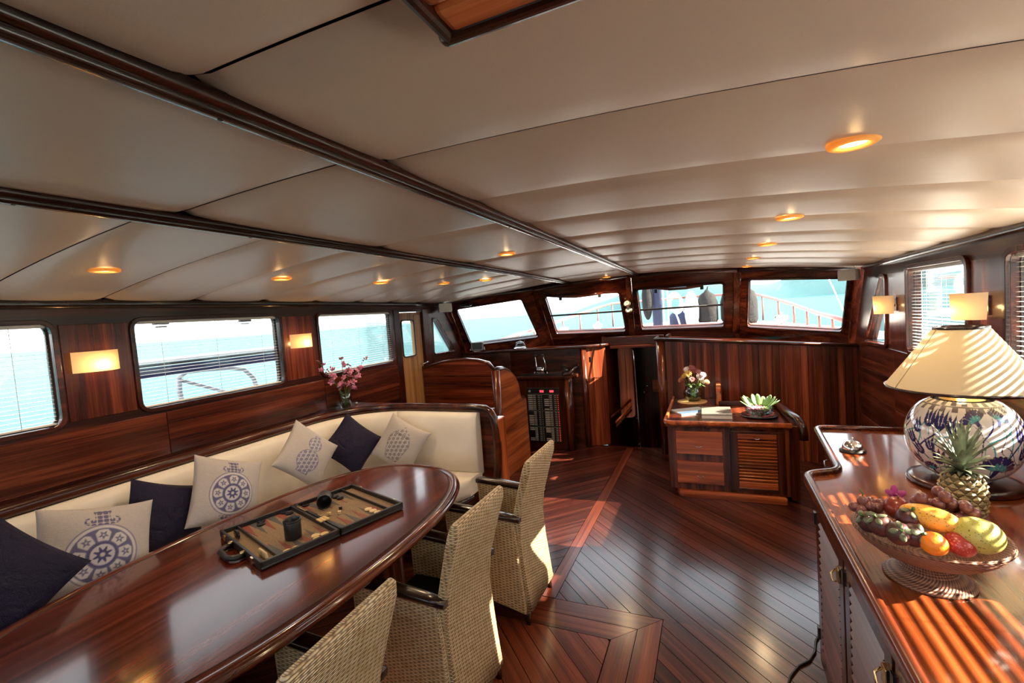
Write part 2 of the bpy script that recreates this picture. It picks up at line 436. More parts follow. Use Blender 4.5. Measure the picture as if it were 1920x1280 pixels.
wall_left = MB().plate([lo]+lholes+[lq, ldoor], (-0.07, 0, 0)).build('wall_left', M['dark_y'])
tag(wall_left, 'dark mahogany panelled cabin side with row of windows above the sofa', 'wall', kind='structure')
ro = yz(XR, [(-2.2, -0.05), (5.5, -0.05), (5.5, 1.15), (5.08, 1.93), (5.08, 2.2), (-2.2, 2.2)])
wall_right = MB().plate([ro]+rholes+[rq], (0.07, 0, 0)).build('wall_right', M['dark_y'])
tag(wall_right, 'dark mahogany cabin side with windows behind the sideboard', 'wall', kind='structure')
def panel(parent, X, sgn, y0, y1, z0, z1, mat, th=0.006, name='panel'):
    return B((X, y0, z0), (X+sgn*th, y1, z1)).build(name, mat, parent, bevel=0.002)
for a, b in ((-0.15, 0.16), (1.165, 1.457), (2.45, 2.765)): panel(wall_left, XL, 1, a, b, 1.345, 1.835, M['wood_z'])
ys = [-2.1, -0.9, 0.35, 1.60, 2.80, 3.80]
for a, b in zip(ys[:-1], ys[1:]): panel(wall_left, XL, 1, a+0.002, b-0.002, 1.05, 1.300, M['wood_y'])
panel(wall_left, XL, 1, 3.765, 3.855, 0.5, 1.86, M['dark_z'], 0.012, 'post')
panel(wall_left, XL, 1, 4.275, 4.44, 0.4, 1.86, M['wood_z'], 0.010, 'post')
for a, b in ((0.31, 0.63), (1.61, 1.94), (2.925, 3.245), (4.135, 4.53)): panel(wall_right, XR, -1, a, b, 1.27, 1.83, M['wood_z'])
for a, b in ((2.0, 3.3), (3.304, 4.4), (4.404, 5.3)):
    for k in range(4): panel(wall_right, XR, -1, a, b, 0.30+k*0.235, 0.53+k*0.235, M['wood_y'])
# ---- windows -----------------------------------------------------------------
wcount = [0]
def window(loop, inward, label, mat='dark_y', lip=0.022, depth=0.012):
    wcount[0] += 1
    w = thing('window_%d' % wcount[0], label, 'window', sum(loop, Vector())/len(loop), kind='structure')
    org = Vector(w.location); L = [p-org for p in loop]; n = Vector(inward).normalized()
    outer = inset_poly(L, lip) if (inset_poly(L, lip)[0]).length > L[0].length else inset_poly(L, -lip)
    MB().plate([[p for p in outer], [p for p in L]], n*depth).build('frame', M[mat], w, bevel=0.003)
    MB().plate([[p-n*0.04 for p in L]], -n*0.006).build('glass_pane', M['pane'], w)
    small = [p*0.985-n*0.033 for p in L]
    MB().plate([[p-n*0.033 for p in L], small], -n*0.007).build('gasket', M['rubber'], w)
    return w
for i, lp in enumerate(lholes):
    window(lp, (1, 0, 0), ['cabin side window aft of the sofa cushions', 'wide port window at the left edge of the picture', 'wide port window in the middle of the left wall', 'wide port window behind the pink orchids'][i])
for i, lp in enumerate(rholes):
    window(lp, (-1, 0, 0), ['starboard window over the aft end of the sideboard', 'starboard window over the fruit bowl', 'starboard window at the right edge behind the lamp', 'starboard window with blind between the two wall lights'][i], 'wood_z', 0.03, 0.02)
window(lq, (1, 0, 0), 'small slanted quarter window left of the windscreen', 'wood_z')
window(rq, (-1, 0, 0), 'small slanted quarter window right of the windscreen', 'wood_z', 0.03, 0.02)
# door in the left wall
d = thing('door_1', 'light teak side door with a narrow window', 'door', (XL-0.02, 4.065, 0.02), kind='structure')
dl = [Vector((0, a, b)) for a, b in ((-0.195, 0), (0.195, 0), (0.195, 1.81), (-0.195, 1.81))]
dw = round_poly([Vector((0, a, b)) for a, b in ((-0.15, 1.345), (0.055, 1.345), (0.055, 1.72), (-0.15, 1.72))], 0.03, 4)
MB().plate([dl, dw], (-0.03, 0, 0)).build('door_leaf', M['oak'], d)
MB().plate([[p+Vector((-0.012, 0, 0)) for p in dw]], (-0.005, 0, 0)).build('glass_pane', M['pane'], d)
MB().plate([inset_poly(dw, 0.014) if inset_poly(dw, .014)[0].z < dw[0].z else inset_poly(dw, -.014), dw], (0.008, 0, 0)).build('window_frame', M['rubber'], d)
MB().b2((0, 0.075, 0.1), (0.006, 0.19, 1.78)).build('panel', M['oak'], d, bevel=0.002)
hd = MB().tube([(0.0, 0.13, 1.235), (0.045, 0.13, 1.235), (0.055, 0.17, 1.245), (0.055, 0.215, 1.25)], 0.008, 8).build('door_handle', M['chrome'], d)
# ---- windscreen: four raked facets -------------------------------------------
PIL = {'A': ((835, 566), onx(835, 566, XL).y, (868, 655), onx(868, 655, XL).y), 'B': ((1001, 541), 5.25, (1033, 640), 5.75), 'C': ((1178, 516), 5.42, (1187, 632), 5.92),
       'D': ((1382, 505), 5.42, (1380, 630), 5.90), 'E': ((1612, 500), onx(1612, 500, XR).y, (1600, 645), onx(1600, 645, XR).y)}
P3 = {k: (ony(*v[0], v[1]), ony(*v[2], v[3])) for k, v in PIL.items()}
wall_front = thing('wall_front', 'raked mahogany windscreen with four windows over the helm', 'windscreen', (-0.9, 5.6, 1.2), kind='structure')
wfo = Vector(wall_front.location)
HOL = [('A', 'B', ((856, 580), (977, 561), (1009, 631), (884, 647)), 'front window furthest left with a view of open sea'),
       ('B', 'C', ((1022, 556), (1160, 548), (1173, 620), (1044, 625)), 'front window left of centre with sagging rod across it'),
       ('C', 'D', ((1194, 543), (1356, 531), (1357, 611), (1204, 617)), 'front window right of centre showing mast ropes and fenders'),
       ('D', 'E', ((1405, 525), (1589, 522), (1578, 621), (1402, 612)), 'front window furthest right showing curved deck railing')]
facets = []
for a, b, hp, lab in HOL:
    TL, BL = P3[a]; TR, BR = P3[b]
    n = ((TR-TL).cross(BL-TL)+(TR-BR).cross(BL-BR)*-1).normalized()
    n = (TR-BL).cross(BR-TL).normalized()
    if n.y > 0: n = -n                         # towards the cabin
    c = (TL+TR+BL+BR)/4
    def hit(px, py):
        dd = Vector(ray(px, py).tolist()); o = Vector((0, 0, EYE)); return o+dd*((c-o).dot(n)/dd.dot(n))
    hole = round_poly([hit(*q) for q in hp], 0.035, 5)
    facets.append((TL, TR, BR, BL, hole, n))
    up = (TL-BL).normalized()*0.12; dn = (BL-TL).normalized()*0.12
    MB().plate([[p-wfo for p in (TL+up, TR+(TR-BR).normalized()*0.12, BR+dn, BL+dn)], [p-wfo for p in hole]], -n*0.07).build('facet', M['wood_x'], wall_front)
    window(hole, n, lab, 'dark_x', 0.022, 0.014)
for k in 'ABCDE':                              # pillars proud of the facets
    t, b = P3[k]; ax = (b-t).normalized(); w = 0.09 if k in 'AE' else 0.075
    rot = Matrix((ax.cross(Vector((0, -1, 0.3)).normalized()).normalized(), ax.cross(ax.cross(Vector((0, -1, 0.3)).normalized())).normalized(), ax)).transposed()
    MB().box((t+b)/2-wfo, (w, 0.05, (b-t).length+0.2), rot).build('pillar', M['wood_z'], wall_front, bevel=0.012, seg=3)
for (a, b) in zip('ABCD', 'BCDE'):             # header rail below the ceiling
    p, q = P3[a][0]-wfo, P3[b][0]-wfo
    MB().tube([p+Vector((0, -0.02, -0.004)), q+Vector((0, -0.02, -0.004))], 1, flat=(0.05, 0.055)).build('header_rail', M['dark_x'], wall_front)
# ---- ceiling -------------------------------------------------------------------
HX0, HX1, HY0, HY1 = -0.265, 0.50, -0.35, 0.50
slab = MB().plate([[Vector((x, y, 2.16)) for x, y in rect(XL-0.07, XR+0.07, -2.2, 5.45)], [Vector((x, y, 2.16)) for x, y in rect(HX0, HX1, HY0, HY1)]], (0, 0, 0.05)).build('ceiling', M['seam'])
tag(slab, 'cambered cabin ceiling of padded beige vinyl panels', 'ceiling', kind='structure')
def ceil_panel(x0, x1, y0, y1):
    g = 0.003; x0 += g; x1 -= g; y0 += g; y1 -= g
    nx, ny = max(4, int((x1-x0)/0.12)), 9
    us = sorted(set([0, 0.02, 0.06]+[i/nx for i in range(nx+1)]+[0.94, 0.98, 1])); vs = [0, 0.03, 0.09, 0.25, 0.5, 0.75, 0.91, 0.97, 1]
    cx, cy = (x0+x1)/2, (y0+y1)/2; P = []
    for u in us:
        r = []
        for v in vs:
            x = x0+(x1-x0)*u; y = y0+(y1-y0)*v
            e = min(min(v, 1-v)*(y1-y0)/0.055, 1); f = min(min(u, 1-u)*(x1-x0)/0.03, 1)
            dz = 0.014*((1-e)**2)+0.008*(1-f)**2 - 0.006*math.sin(PI*v)
            r.append((x-cx, y-cy, zc(x, y)+dz-2.1))
        P.append(r)
    MB().grid(P).build('ceiling_panel', M['ceil'], slab, (cx, cy, 2.1))
BX1, BX2 = -0.765, -1.535
for a, b in zip([-1.44, -0.95, -0.46, 0.02, 0.508], [-0.95, -0.46, 0.02, 0.508, 0.99]):
    if b <= 0.6 and b > -0.36:
        ceil_panel(BX1, HX0, a, b); ceil_panel(HX1, XR, a, b)
    else: ceil_panel(BX1, XR, a, b)
for k in range(2, 11): ceil_panel(BX1, XR, 0.01+0.49*k, 0.01+0.49*(k+1))
for k in range(-2, 6): ceil_panel(BX2, BX1, -0.005+0.94*k, -0.005+0.94*(k+1))
for k in range(-3, 11): ceil_panel(XL, BX2, -0.055+0.47*k, -0.055+0.47*(k+1))
for i, (bx, zb, w) in enumerate(((BX1, 0.034, 0.052), (BX2, 0.028, 0.050))):
    pts = [(bx, y, zc(bx, y)-0.012) for y in np.linspace(-2.1, 5.42, 20)]
    t = MB().tube([(x, y, z+0.005) for x, y, z in pts], 1, flat=(w, 0.03)).build('trim_%d' % (i+1), M['dark_y'])
    tag(t, ['dark wooden ceiling beam running along the cabin centre', 'dark wooden ceiling beam nearer the port windows'][i], 'beam', kind='structure')
    MB().tube([(x, y, z-0.012) for x, y, z in pts], 1, flat=(w*0.55, 0.022)).build('beam_cap', M['black_wood'], t)
    for y in np.arange(0.55, 5.2, 0.62): MB().lathe([(0.0045, 0), (0.0045, -0.002)], 8, (bx, y, zc(bx, y)-0.034), True).build('screw_plug', M['seam'], t)
for i, (X, s) in enumerate(((XL, 1), (XR, -1))):
    t = MB().tube([(X+s*0.018, y, zc(X, y)-0.012) for y in np.linspace(-2.1, 5.0 if s < 0 else 4.6, 14)], 1, flat=(0.04, 0.05)).build('trim_%d' % (i+3), M['black_wood'])
    tag(t, ['dark cornice moulding over the port windows', 'dark cornice moulding over the starboard windows'][i], 'moulding', kind='structure')
# skylight hatch
M['varnish'] = wood('varnished_coaming', (0.34, 0.075, 0.022), (0.50, 0.13, 0.04), (0.62, 0.20, 0.07), 'x', 0.2, 0.5)
h = thing('window_%d' % (wcount[0]+1), 'open skylight hatch with orange varnished wooden coaming in the ceiling', 'hatch', (0.08, 0.09, 2.10), kind='structure')
zt, zb = 0.19, -0.005
for lo_, hi_ in (((HX0-0.035, HY1-0.0, zb), (HX1+0.035, HY1+0.06, zt)), ((HX0-0.035, HY0-0.05, zb), (HX0+0.02, HY1, zt)), ((HX1-0.02, HY0-0.05, zb), (HX1+0.035, HY1, zt)), ((HX0, HY0-0.05, zb), (HX1, HY0+0.01, zt))):
    B([a-b for a, b in zip(lo_, (0.08, 0.09, 0))], [a-b for a, b in zip(hi_, (0.08, 0.09, 0))]).build('coaming_board', M['varnish'], h, bevel=0.012, seg=3)
for lo_, hi_ in (((HX0-0.055, HY1+0.045, -0.012), (HX1+0.055, HY1+0.070, 0.02)), ((HX0-0.050, HY0-0.05, -0.012), (HX0-0.03, HY1+0.070, 0.02))):
    B([a-b for a, b in zip(lo_, (0.08, 0.09, 0))], [a-b for a, b in zip(hi_, (0.08, 0.09, 0))]).build('lip_moulding', M['dark_x'], h, bevel=0.01, seg=3)
B((-0.4, -0.5, 0.195), (0.47, 0.5, 0.201)).build('glass_pane', M['pane'], h)
# aft bulkhead behind the viewer; its unseen glazed opening is added for sky fill
al = [Vector((x, -2.2, z)) for x, z in ((XL, -0.05), (XR, -0.05), (XR, 2.2), (XL, 2.2))]
ah = [Vector((x, -2.2, z)) for x, z in ((-2.5, 1.35), (0.85, 1.35), (0.85, 1.95), (-2.5, 1.95))]
wall_back = MB().plate([al, ah], (0, -0.06, 0)).build('wall_back', M['wood_z'])
tag(wall_back, 'mahogany aft bulkhead with a wide glazed opening', 'wall', kind='structure')
MB().plate([[p+Vector((0, -0.03, 0)) for p in ah]], (0, -0.006, 0)).build('glass_pane', M['pane'], wall_back)
# ---- forward bulkhead right of the companionway -----------------------------------
bz0, bz1 = 1.325, 1.19
def bz(x): return bz0+(bz1-bz0)*(x+0.56)/(XR+0.56)
YB = 5.38
bulk = thing('wall_forward', 'mahogany bulkhead of vertical staves behind the drawer cabinet', 'bulkhead', (0.35, YB, 0), kind='structure')
x = -0.50
while x < XR-0.01:
    w = 0.062; x1 = min(x+w, XR)
    MB().prism([(x+0.0012-0.35, 0.0), (x1-0.0012-0.35, 0.0), (x1-0.0012-0.35, bz(x1)-0.02), (x+0.0012-0.35, bz(x)-0.02)], 0, 0.02+random.uniform(0, 0.0015),
               Matrix(((1, 0, 0, 0), (0, 0, -1, 0.03), (0, 1, 0, 0), (0, 0, 0, 1)))).build('stave', M['stave'], bulk)
    x = x1
MB().plate([[Vector((-0.86, 0.05, 0)), Vector((XR-0.35, 0.05, 0)), Vector((XR-0.35, 0.05, bz1-0.02)), Vector((-0.86, 0.05, bz0-0.02))]], (0, 0.03, 0)).build('backing', M['dark_z'], bulk)
MB().loops([[Vector((-0.91+0.045*math.cos(a), 0.03+0.045*math.sin(a), z)) for a in np.linspace(0, 2*PI, 17)[:-1]] for z in (0, bz0-0.015)]).build('corner_post', M['wood_z'], bulk)
P = [(-0.96, -0.025), (XR-0.35, -0.025), (XR-0.35, 0.10), (-0.02, 0.50), (-0.80, 0.50), (-0.96, 0.10)]
v = [Vector((px_, py_, bz(px_+0.35)-0.022)) for px_, py_ in P]
MB().plate([v], (0, 0, 0.026)).build('ledge', M['wood_x'], bulk, bevel=0.010, seg=3)
MB().tube([(-0.955, 0.3, bz0+0.004), (-0.955, -0.018, bz0+0.004), (-0.9, -0.03, bz0), (0.0, -0.03, bz(0.35)-0.004), (XR-0.36, -0.03, bz1-0.004)], 0.017, 8).build('nosing', M['dark_x'], bulk)
# ================================================================== SOFA
def sofa_path(s):                                  # plan position and inward normal at arc length s
    if s < 3.15: return Vector((-2.945, -0.6+s, 0)), Vector((1, 0, 0))
    if s < 3.15+0.6*PI/2:
        a = (s-3.15)/0.6; return Vector((-2.345-0.6*math.cos(a), 2.55+0.6*math.sin(a), 0)), Vector((math.cos(a), -math.sin(a), 0))
    t = s-3.15-0.6*PI/2; return Vector((-2.345+t, 3.15, 0)), Vector((0, -1, 0))
SEND = 3.15+0.6*PI/2+0.66
sofa = thing('corner_sofa', 'cream leather built-in corner sofa with a mahogany top rail', 'sofa', (-2.6, 1.4, 0))
def sofa_sweep(s0, s1, prof, k=None, n=None):
    n = n or max(6, int((s1-s0)/0.06)); rings = []
    ss = sorted(set([s0, s0+0.008, s0+0.025, s0+0.05]+list(np.linspace(s0+0.05, s1-0.05, n))+[s1-0.05, s1-0.025, s1-0.008, s1]))
    for s in ss:
        p, nn = sofa_path(s); d = min(s-s0, s1-s); e = 1-(1-min(d/0.05, 1))**2
        rings.append([p+nn*(k(a, e, s) if k else a)+Vector((0, 0, z)) for a, z in prof])
    return MB().loops(rings)
bprof = [(0.012, 0.49), (0.085, 0.485), (0.125, 0.53), (0.135, 0.62), (0.132, 0.74), (0.122, 0.86), (0.105, 0.94), (0.075, 0.98), (0.012, 0.985)]
for a, b in ((0.0, 1.0), (1.0, 1.96), (1.96, 3.06), (3.06, 3.50), (3.50, 3.96), (3.96, SEND-0.03)):
    wb(sofa_sweep(a, b, bprof, lambda q, e, s: q*(0.74+0.26*e) if q > 0.02 else q), 'back_cushion', M['leather'], sofa)
sprof = [(0.08, 0.40), (0.08, 0.512), (0.14, 0.522), (0.30, 0.528), (0.46, 0.526), (0.525, 0.515), (0.55, 0.485), (0.555, 0.44), (0.54, 0.40)]
def seat_k(q, e, s):
    t = (s-(SEND-0.28))/0.28
    if t > 0 and q > 0.1: return 0.1+(q-0.1)*math.sqrt(max(1-t*t*0.9, 0.02))
    return q
for a, b in ((0.0, 1.5), (1.5, 3.0), (3.0, 4.05), (4.05, SEND-0.01)):
    wb(sofa_sweep(a, b, sprof, seat_k), 'seat_cushion', M['leather'], sofa)
wb(sofa_sweep(0, SEND-0.02, [(0.01, 0.02), (0.01, 0.395), (0.52, 0.395), (0.50, 0.02)], seat_k), 'base', M['dark_y'], sofa)
wb(sofa_sweep(0.0, SEND, [(0.5, 0.365), (0.5, 0.398), (0.575, 0.398), (0.575, 0.365)], seat_k), 'seat_rail', M['black_wood'], sofa)
rp = []
for s in np.linspace(0, SEND-0.06, 60): p, nn = sofa_path(s); rp.append(p+nn*0.03+Vector((0, 0, 1.013)))
rp += [Vector(q) for q in ((-1.655, 3.12, 1.005), (-1.612, 3.12, 0.98), (-1.582, 3.118, 0.93), (-1.568, 3.115, 0.86), (-1.563, 3.11, 0.72), (-1.563, 3.10, 0.58), (-1.572, 3.08, 0.46), (-1.59, 3.04, 0.40), (-1.62, 2.98, 0.38))]
wb(MB().tube(rp, 1, flat=(0.062, 0.058)), 'top_rail', M['dark_y'], sofa)
wb(B((XL, 3.165, 0), (-1.60, 3.185, 1.0)), 'outer_panel', M['wood_x'], sofa)
wb(B((-1.60, 3.10, 0), (-1.535, 3.23, 0.93)), 'end_panel', M['warm_z'], sofa, 0.012, 3)
sh = [(-2.972+0.002, 2.3)]+[(sofa_path(s)[0].x+0.0, sofa_path(s)[0].y) for s in np.linspace(2.92, 4.09, 14)]+[(-2.345, 3.18), (-2.97, 3.18)]
wb(MB().prism(sh, 1.0, 1.03), 'corner_shelf', M['wood_x'], sofa)
# ================================================================== CUSHIONS
def cushion(label, c, w, yaw, tilt, spin, mat, fn=None, N=14, group=None, th=0.062):
    n = N; P = [[], []]; uvs = []
    for side in (0, 1):
        for i in range(n+1):
            r = []
            for j in range(n+1):
                s, t = -1+2*i/n, -1+2*j/n
                pin = 0.10
                x = s*w/2*(1-pin*(1-t*t)*abs(s)**3*0.9); z = t*w/2*(1-pin*(1-s*s)*abs(t)**3*0.9)
                hgt = th*((1-s*s)*(1-t*t))**0.42
                hgt *= 1+0.10*math.sin(3.1*s+1.3*t*2+spin)*(1-abs(s*t))
                if side == 0: uvs.append((s, t))
                r.append((x, -hgt if side == 0 else hgt, z))
            P[side].append(r)
    mb = MB().grid(P[0]).grid(P[1], flip=True)
    me = mb.mesh('cushion')
    if fn: 
        uv = np.array(uvs); cols = np.array([[0.40, 0.372, 0.37]]*(2*(n+1)**2)); cols[:(n+1)**2] = fn(uv[:, 0], uv[:, 1]); paint(me, cols)
    # local: +x right, -y outwards, +z up
    R = Matrix.Rotation(yaw, 3, 'Z') @ Matrix.Rotation(-tilt, 3, 'X') @ Matrix.Rotation(spin, 3, 'Y')
    o = put('throw_cushion', me, mat); o.matrix_world = Matrix.Translation(c) @ R.to_4x4()
    tag(o, label, 'cushion', 'throw cushions along the sofa')
    e = MB().tube([(w/2*math.copysign(1, a)*0.99 if abs(a) == 1 else w/2*a, 0, w/2*b*0.99) for a, b in ((-1, -1), (-0.5, -0.93), (0, -0.91), (0.5, -0.93), (1, -1))], 0.003, 5)
    return o
GR = np.array([0.40, 0.372, 0.37]); BL = np.array([0.045, 0.045, 0.16]); PALE = np.array([0.50, 0.48, 0.51])
def smooth(a, e): return np.clip(0.5-a/e, 0, 1)
def blend(base, col, m): return base*(1-m[:, None])+np.array(col)*m[:, None]
def scroll(s, t, f, seed=0.0):                       # interlaced scroll ornament
    q = np.sin(f*s+1.7*np.sin(f*0.8*t+seed))*np.sin(f*t+1.7*np.sin(f*0.8*s+seed*2)); return q
def floral(s, t, f):                                 # little five-petalled flowers on curling stems
    gx, gy = s*f, t*f+0.5*np.floor(s*f); fx, fy = gx-np.floor(gx)-0.5, gy-np.floor(gy)-0.5
    r = np.hypot(fx, fy); a = np.arctan2(fy, fx)
    fl = (r < 0.34+0.10*np.cos(5*a+np.floor(gx)*1.3)) & (r > 0.08)
    vn = np.abs(np.sin(2*PI*(fx+0.5)+2.2*np.sin(2*PI*gy))) < 0.34
    return fl | (vn & (r > 0.36))
def medallion(s, t):
    t = t+0.10; c = np.tile(GR, (len(s), 1)); r = np.hypot(s, t); a = np.arctan2(t, s); e = 0.022
    neck = (np.abs(s) < 0.13+0.10*np.clip((0.74-t)/0.14, 0, 1)) & (t > 0.60) & (t < 0.90)
    crown = ((np.abs(np.hypot(np.abs(s)-0.24, t-0.70)-0.055) < 0.022)) | ((np.abs(s) < 0.15) & (np.abs(t-0.91) < 0.03))
    foot = (np.abs(s) < 0.27+0.05*np.sin(t*30)) & (t < -0.62) & (t > -0.75)
    orn = (np.abs(np.sin(s*30)*np.sin(t*34)) > 0.22) | (np.abs(t-0.91) < 0.02)
    c = blend(c, BL, ((neck & orn) | (crown & orn) | (foot & orn)).astype(float)*0.9)
    c = blend(c, PALE, smooth(r-0.60, e)); c = blend(c, BL, smooth(np.abs(r-0.60)-0.012, e)*0.8)
    c = blend(c, BL, smooth(r-0.53, e)*0.9)
    k = 8; sec = (a+PI/k) % (2*PI/k)-PI/k; pr = r-0.385
    d = np.maximum(np.abs(sec)*r-0.115-(r-0.385)*0.25, np.abs(pr)-0.115); d = np.maximum(d, (np.abs(sec)*r+np.abs(pr))-0.19)
    c = blend(c, PALE, smooth(d, e))
    fl = np.hypot(sec*r, pr)*(1+0.35*np.cos(5*np.arctan2(sec*r, pr)))-0.055
    c = blend(c, BL, smooth(fl, e)*0.85); c = blend(c, PALE, smooth(np.hypot(sec*r, pr)-0.018, e))
    c = blend(c, PALE, smooth(r-0.20, e)); c = blend(c, BL, smooth(np.abs(r-0.225)-0.01, e))
    c = blend(c, BL, smooth(r*(1+0.3*np.cos(8*a))-0.115, e)); c = blend(c, PALE, smooth(r-0.04, e)); return c
def gourd(s, t):
    a = math.radians(0); c = np.tile(GR, (len(s), 1)); e = 0.03
    d = np.minimum(np.hypot(s, (t+0.32))-0.40, np.hypot(s, t-0.36)-0.26); d = np.minimum(d, np.maximum(np.abs(s)-0.10, np.abs(t-0.64)-0.10))
    d = np.minimum(d, np.maximum(np.abs(s)-0.22, np.abs(t+0.74)-0.06))
    c = blend(c, PALE, smooth(d, e)); o = floral(s, t, 6.5)
    m = smooth(d, e)*np.where(o, 0.85, 0.12); c = blend(c, BL, m); c = blend(c, BL, smooth(np.abs(d)-0.012, e)*0.7)
    c = blend(c, PALE, smooth(np.abs(t-0.09)-0.02, e)*smooth(d, e)); return c
def jar(s, t):
    c = np.tile(GR, (len(s), 1)); e = 0.03; K = np.array([0.10, 0.085, 0.09])
    wdt = 0.24+0.26*np.clip((t+0.75)/0.75, 0, 1)**0.7; wdt = np.where(t > 0.15, 0.50-0.55*(t-0.15), wdt)
    d = np.maximum(np.abs(s)-wdt, np.abs(t+0.16)-0.58)
    lid = np.maximum(np.hypot(s/0.30, (t-0.44)/0.22)-1, 0.44-t)*0.25; lid = np.minimum(lid, np.hypot(s, t-0.72)-0.07)
    c = blend(c, PALE, smooth(np.minimum(d, lid), e)); o = floral(s, t, 5.5)
    m = smooth(d, e)*np.where(o, 0.88, 0.1); c = blend(c, K, m); c = blend(c, K, smooth(lid, e)*np.where(o, 0.85, 0.15))
    c = blend(c, K, smooth(np.abs(d)-0.012, e)*0.8); c = blend(c, K, smooth(np.abs(t-0.36)-0.015, e)*(np.abs(s) < 0.36)); return c
YW = PI/2                                              # facing the cabin from the port side
cushion('navy satin cushion nearest the camera at the left edge', onx(-22, 1100, -2.48), 0.42, YW, 0.42, 0.98, M['navy'])
cushion('grey silk cushion with blue round medallion, nearest the camera', onx(181, 1036, -2.57), 0.43, YW, 0.40, 0.30, M['print_cloth'], medallion, 160)
cushion('navy satin cushion between the two medallion cushions', onx(312, 974, -2.71), 0.40, YW, 0.32, 0.44, M['navy'])
cushion('grey silk cushion with blue round medallion, further from the camera', onx(425, 922, -2.63), 0.40, YW, 0.34, 0.42, M['print_cloth'], medallion, 160)
cushion('grey silk cushion with blue double gourd vase print', onx(575, 853, -2.62), 0.37, YW-0.10, 0.36, 0.82, M['print_cloth'], gourd, 170)
cushion('navy satin cushion in the corner between gourd and jar cushions', onx(660, 833, -2.62), 0.36, YW-0.55, 0.32, 0.80, M['navy'])
cushion('grey silk cushion with dark lidded jar print', ony(751, 832, 2.87), 0.37, 0.28, 0.34, 0.50, M['print_cloth'], jar, 170)
# ================================================================== DINING TABLE
TZ = 0.76; TCX, TCY, TA, TBY = -1.84, 1.40, 0.58, 1.11
def outline(d, z, n=112):
    out = []
    for k in range(n):
        t = 2*PI*k/n; c, s = math.cos(t), math.sin(t); e = 2/2.5
        out.append(Vector((TCX+(TA-d)*math.copysign(abs(c)**e, c), TCY+(TBY-d)*math.copysign(abs(s)**e, s), z)))
    return out
tab = thing('dining_table', 'long oval polished mahogany dining table with moulded edge', 'table', (TCX, TCY, 0))
wb(MB().loops([outline(0.062, TZ-0.03), outline(0.062, TZ-0.001)]), 'table_top', M['table'], tab)
wb(MB().loops([outline(0.0625, TZ-0.03), outline(0.0625, TZ-0.0004), outline(0.058, TZ+0.0002), outline(0.058, TZ-0.03)], caps=False), 'inlay_line', M['seam'], tab)
wb(MB().loops([outline(0.058, TZ-0.035), outline(0.058, TZ-0.0005), outline(0.022, TZ), outline(0.012, TZ-0.002), outline(0.008, TZ-0.007), outline(0.009, TZ-0.010), outline(0.001, TZ-0.014), outline(-0.004, TZ-0.026), outline(0.002, TZ-0.037), outline(0.014, TZ-0.040), outline(0.018, TZ-0.048), outline(0.058, TZ-0.048)], caps=False), 'edge_moulding', M['table'], tab)
for yy in (0.78, 2.02):
    ped = wb(MB().lathe([(0.19, 0.0), (0.19, 0.03), (0.13, 0.05), (0.085, 0.08), (0.085, 0.62), (0.12, 0.66), (0.17, 0.70), (0.17, 0.728)], 28, (TCX+0.06, yy, 0), True), 'pedestal', M['wood_z'], tab)
# ================================================================== WICKER CHAIRS
def make_chair():
    ch = thing('wicker_armchair', 'x', 'chair')
    W_ = M['wicker']
    zs = [0.075, 0.20, 0.35, 0.50, 0.62, 0.76, 0.88, 0.925]; xs = [0.0, -0.014, -0.030, -0.038, -0.022, 0.018, 0.055, 0.066]; wd = [0.385, 0.385, 0.385, 0.39, 0.40, 0.415, 0.43, 0.425]
    rings = []
    for z, x, w in zip(zs, xs, wd): rings.append([Vector((x-0.02+a, b, z)) for a, b in rrect(0.05 if z < 0.9 else 0.036, w, 0.016, 3)])
    rings.append([Vector((0.068-0.02+a, b, 0.938)) for a, b in rrect(0.014, 0.40, 0.006, 3)])
    put('backrest', uv_box(MB().loops(rings).mesh('backrest')), W_, ch)
    for s in (-1, 1):
        pr = [(-0.02, 0.075), (-0.25, 0.125), (-0.47, 0.185), (-0.485, 0.40), (-0.495, 0.625), (-0.28, 0.612), (-0.06, 0.595)]
        T = Matrix(((1, 0, 0, 0), (0, 0, -1, s*0.205+0.012), (0, 1, 0, 0), (0, 0, 0, 1)))
        me = uv_box(MB().prism(pr, 0, 0.026, T).mesh('arm_panel')); put('arm_panel', me, W_, ch, bevel=0.006)
        arm = [(-0.02, s*0.203, 0.604), (-0.12, s*0.207, 0.616), (-0.30, s*0.213, 0.632), (-0.45, s*0.216, 0.640), (-0.505, s*0.216, 0.636)]
        MB().tube(arm, [0.8, 1, 1.1, 1.15, 0.9], flat=(0.056, 0.034)).build('armrest', M['black_wood'], ch)
        MB().tube([(0.0, s*0.196, 0.078), (-0.02, s*0.206, 0.073), (-0.25, s*0.206, 0.123), (-0.47, s*0.206, 0.183)], 0.006, 6).build('skirt_trim', W_, ch)
        for x, z1 in ((-0.03, 0.09), (-0.455, 0.20)):
            MB().loops([[Vector((x+(0.008 if x > -0.1 else 0)+a, s*0.18+b, 0)) for a, b in rrect(0.026, 0.026, 0.006, 2)], [Vector((x-0.008+a, s*0.175+b, z1)) for a, b in rrect(0.036, 0.036, 0.008, 2)]]).build('leg', M['black_wood'], ch)
    put('front_skirt', uv_box(B((-0.485, -0.19, 0.185), (-0.460, 0.19, 0.40)).mesh('front_skirt')), W_, ch, bevel=0.006)
    B((-0.47, -0.19, 0.36), (-0.05, 0.19, 0.44)).build('seat_cushion', M['seat_black'], ch, bevel=0.02, seg=3)
    return ch
ch0 = make_chair()
for i, (yy, lab) in enumerate(((0.875, 'wicker armchair nearest the camera at the dining table'), (1.65, 'middle wicker armchair of the three at the dining table'), (2.405, 'wicker armchair at the far end of the dining table'))):
    c = ch0 if i == 0 else copy_tree(ch0)
    c.location = (-0.985, yy, 0); c.rotation_euler = (0, 0, (0.03, -0.01, 0.0)[i]); c['label'] = lab; c['group'] = 'wicker armchairs at the dining table'
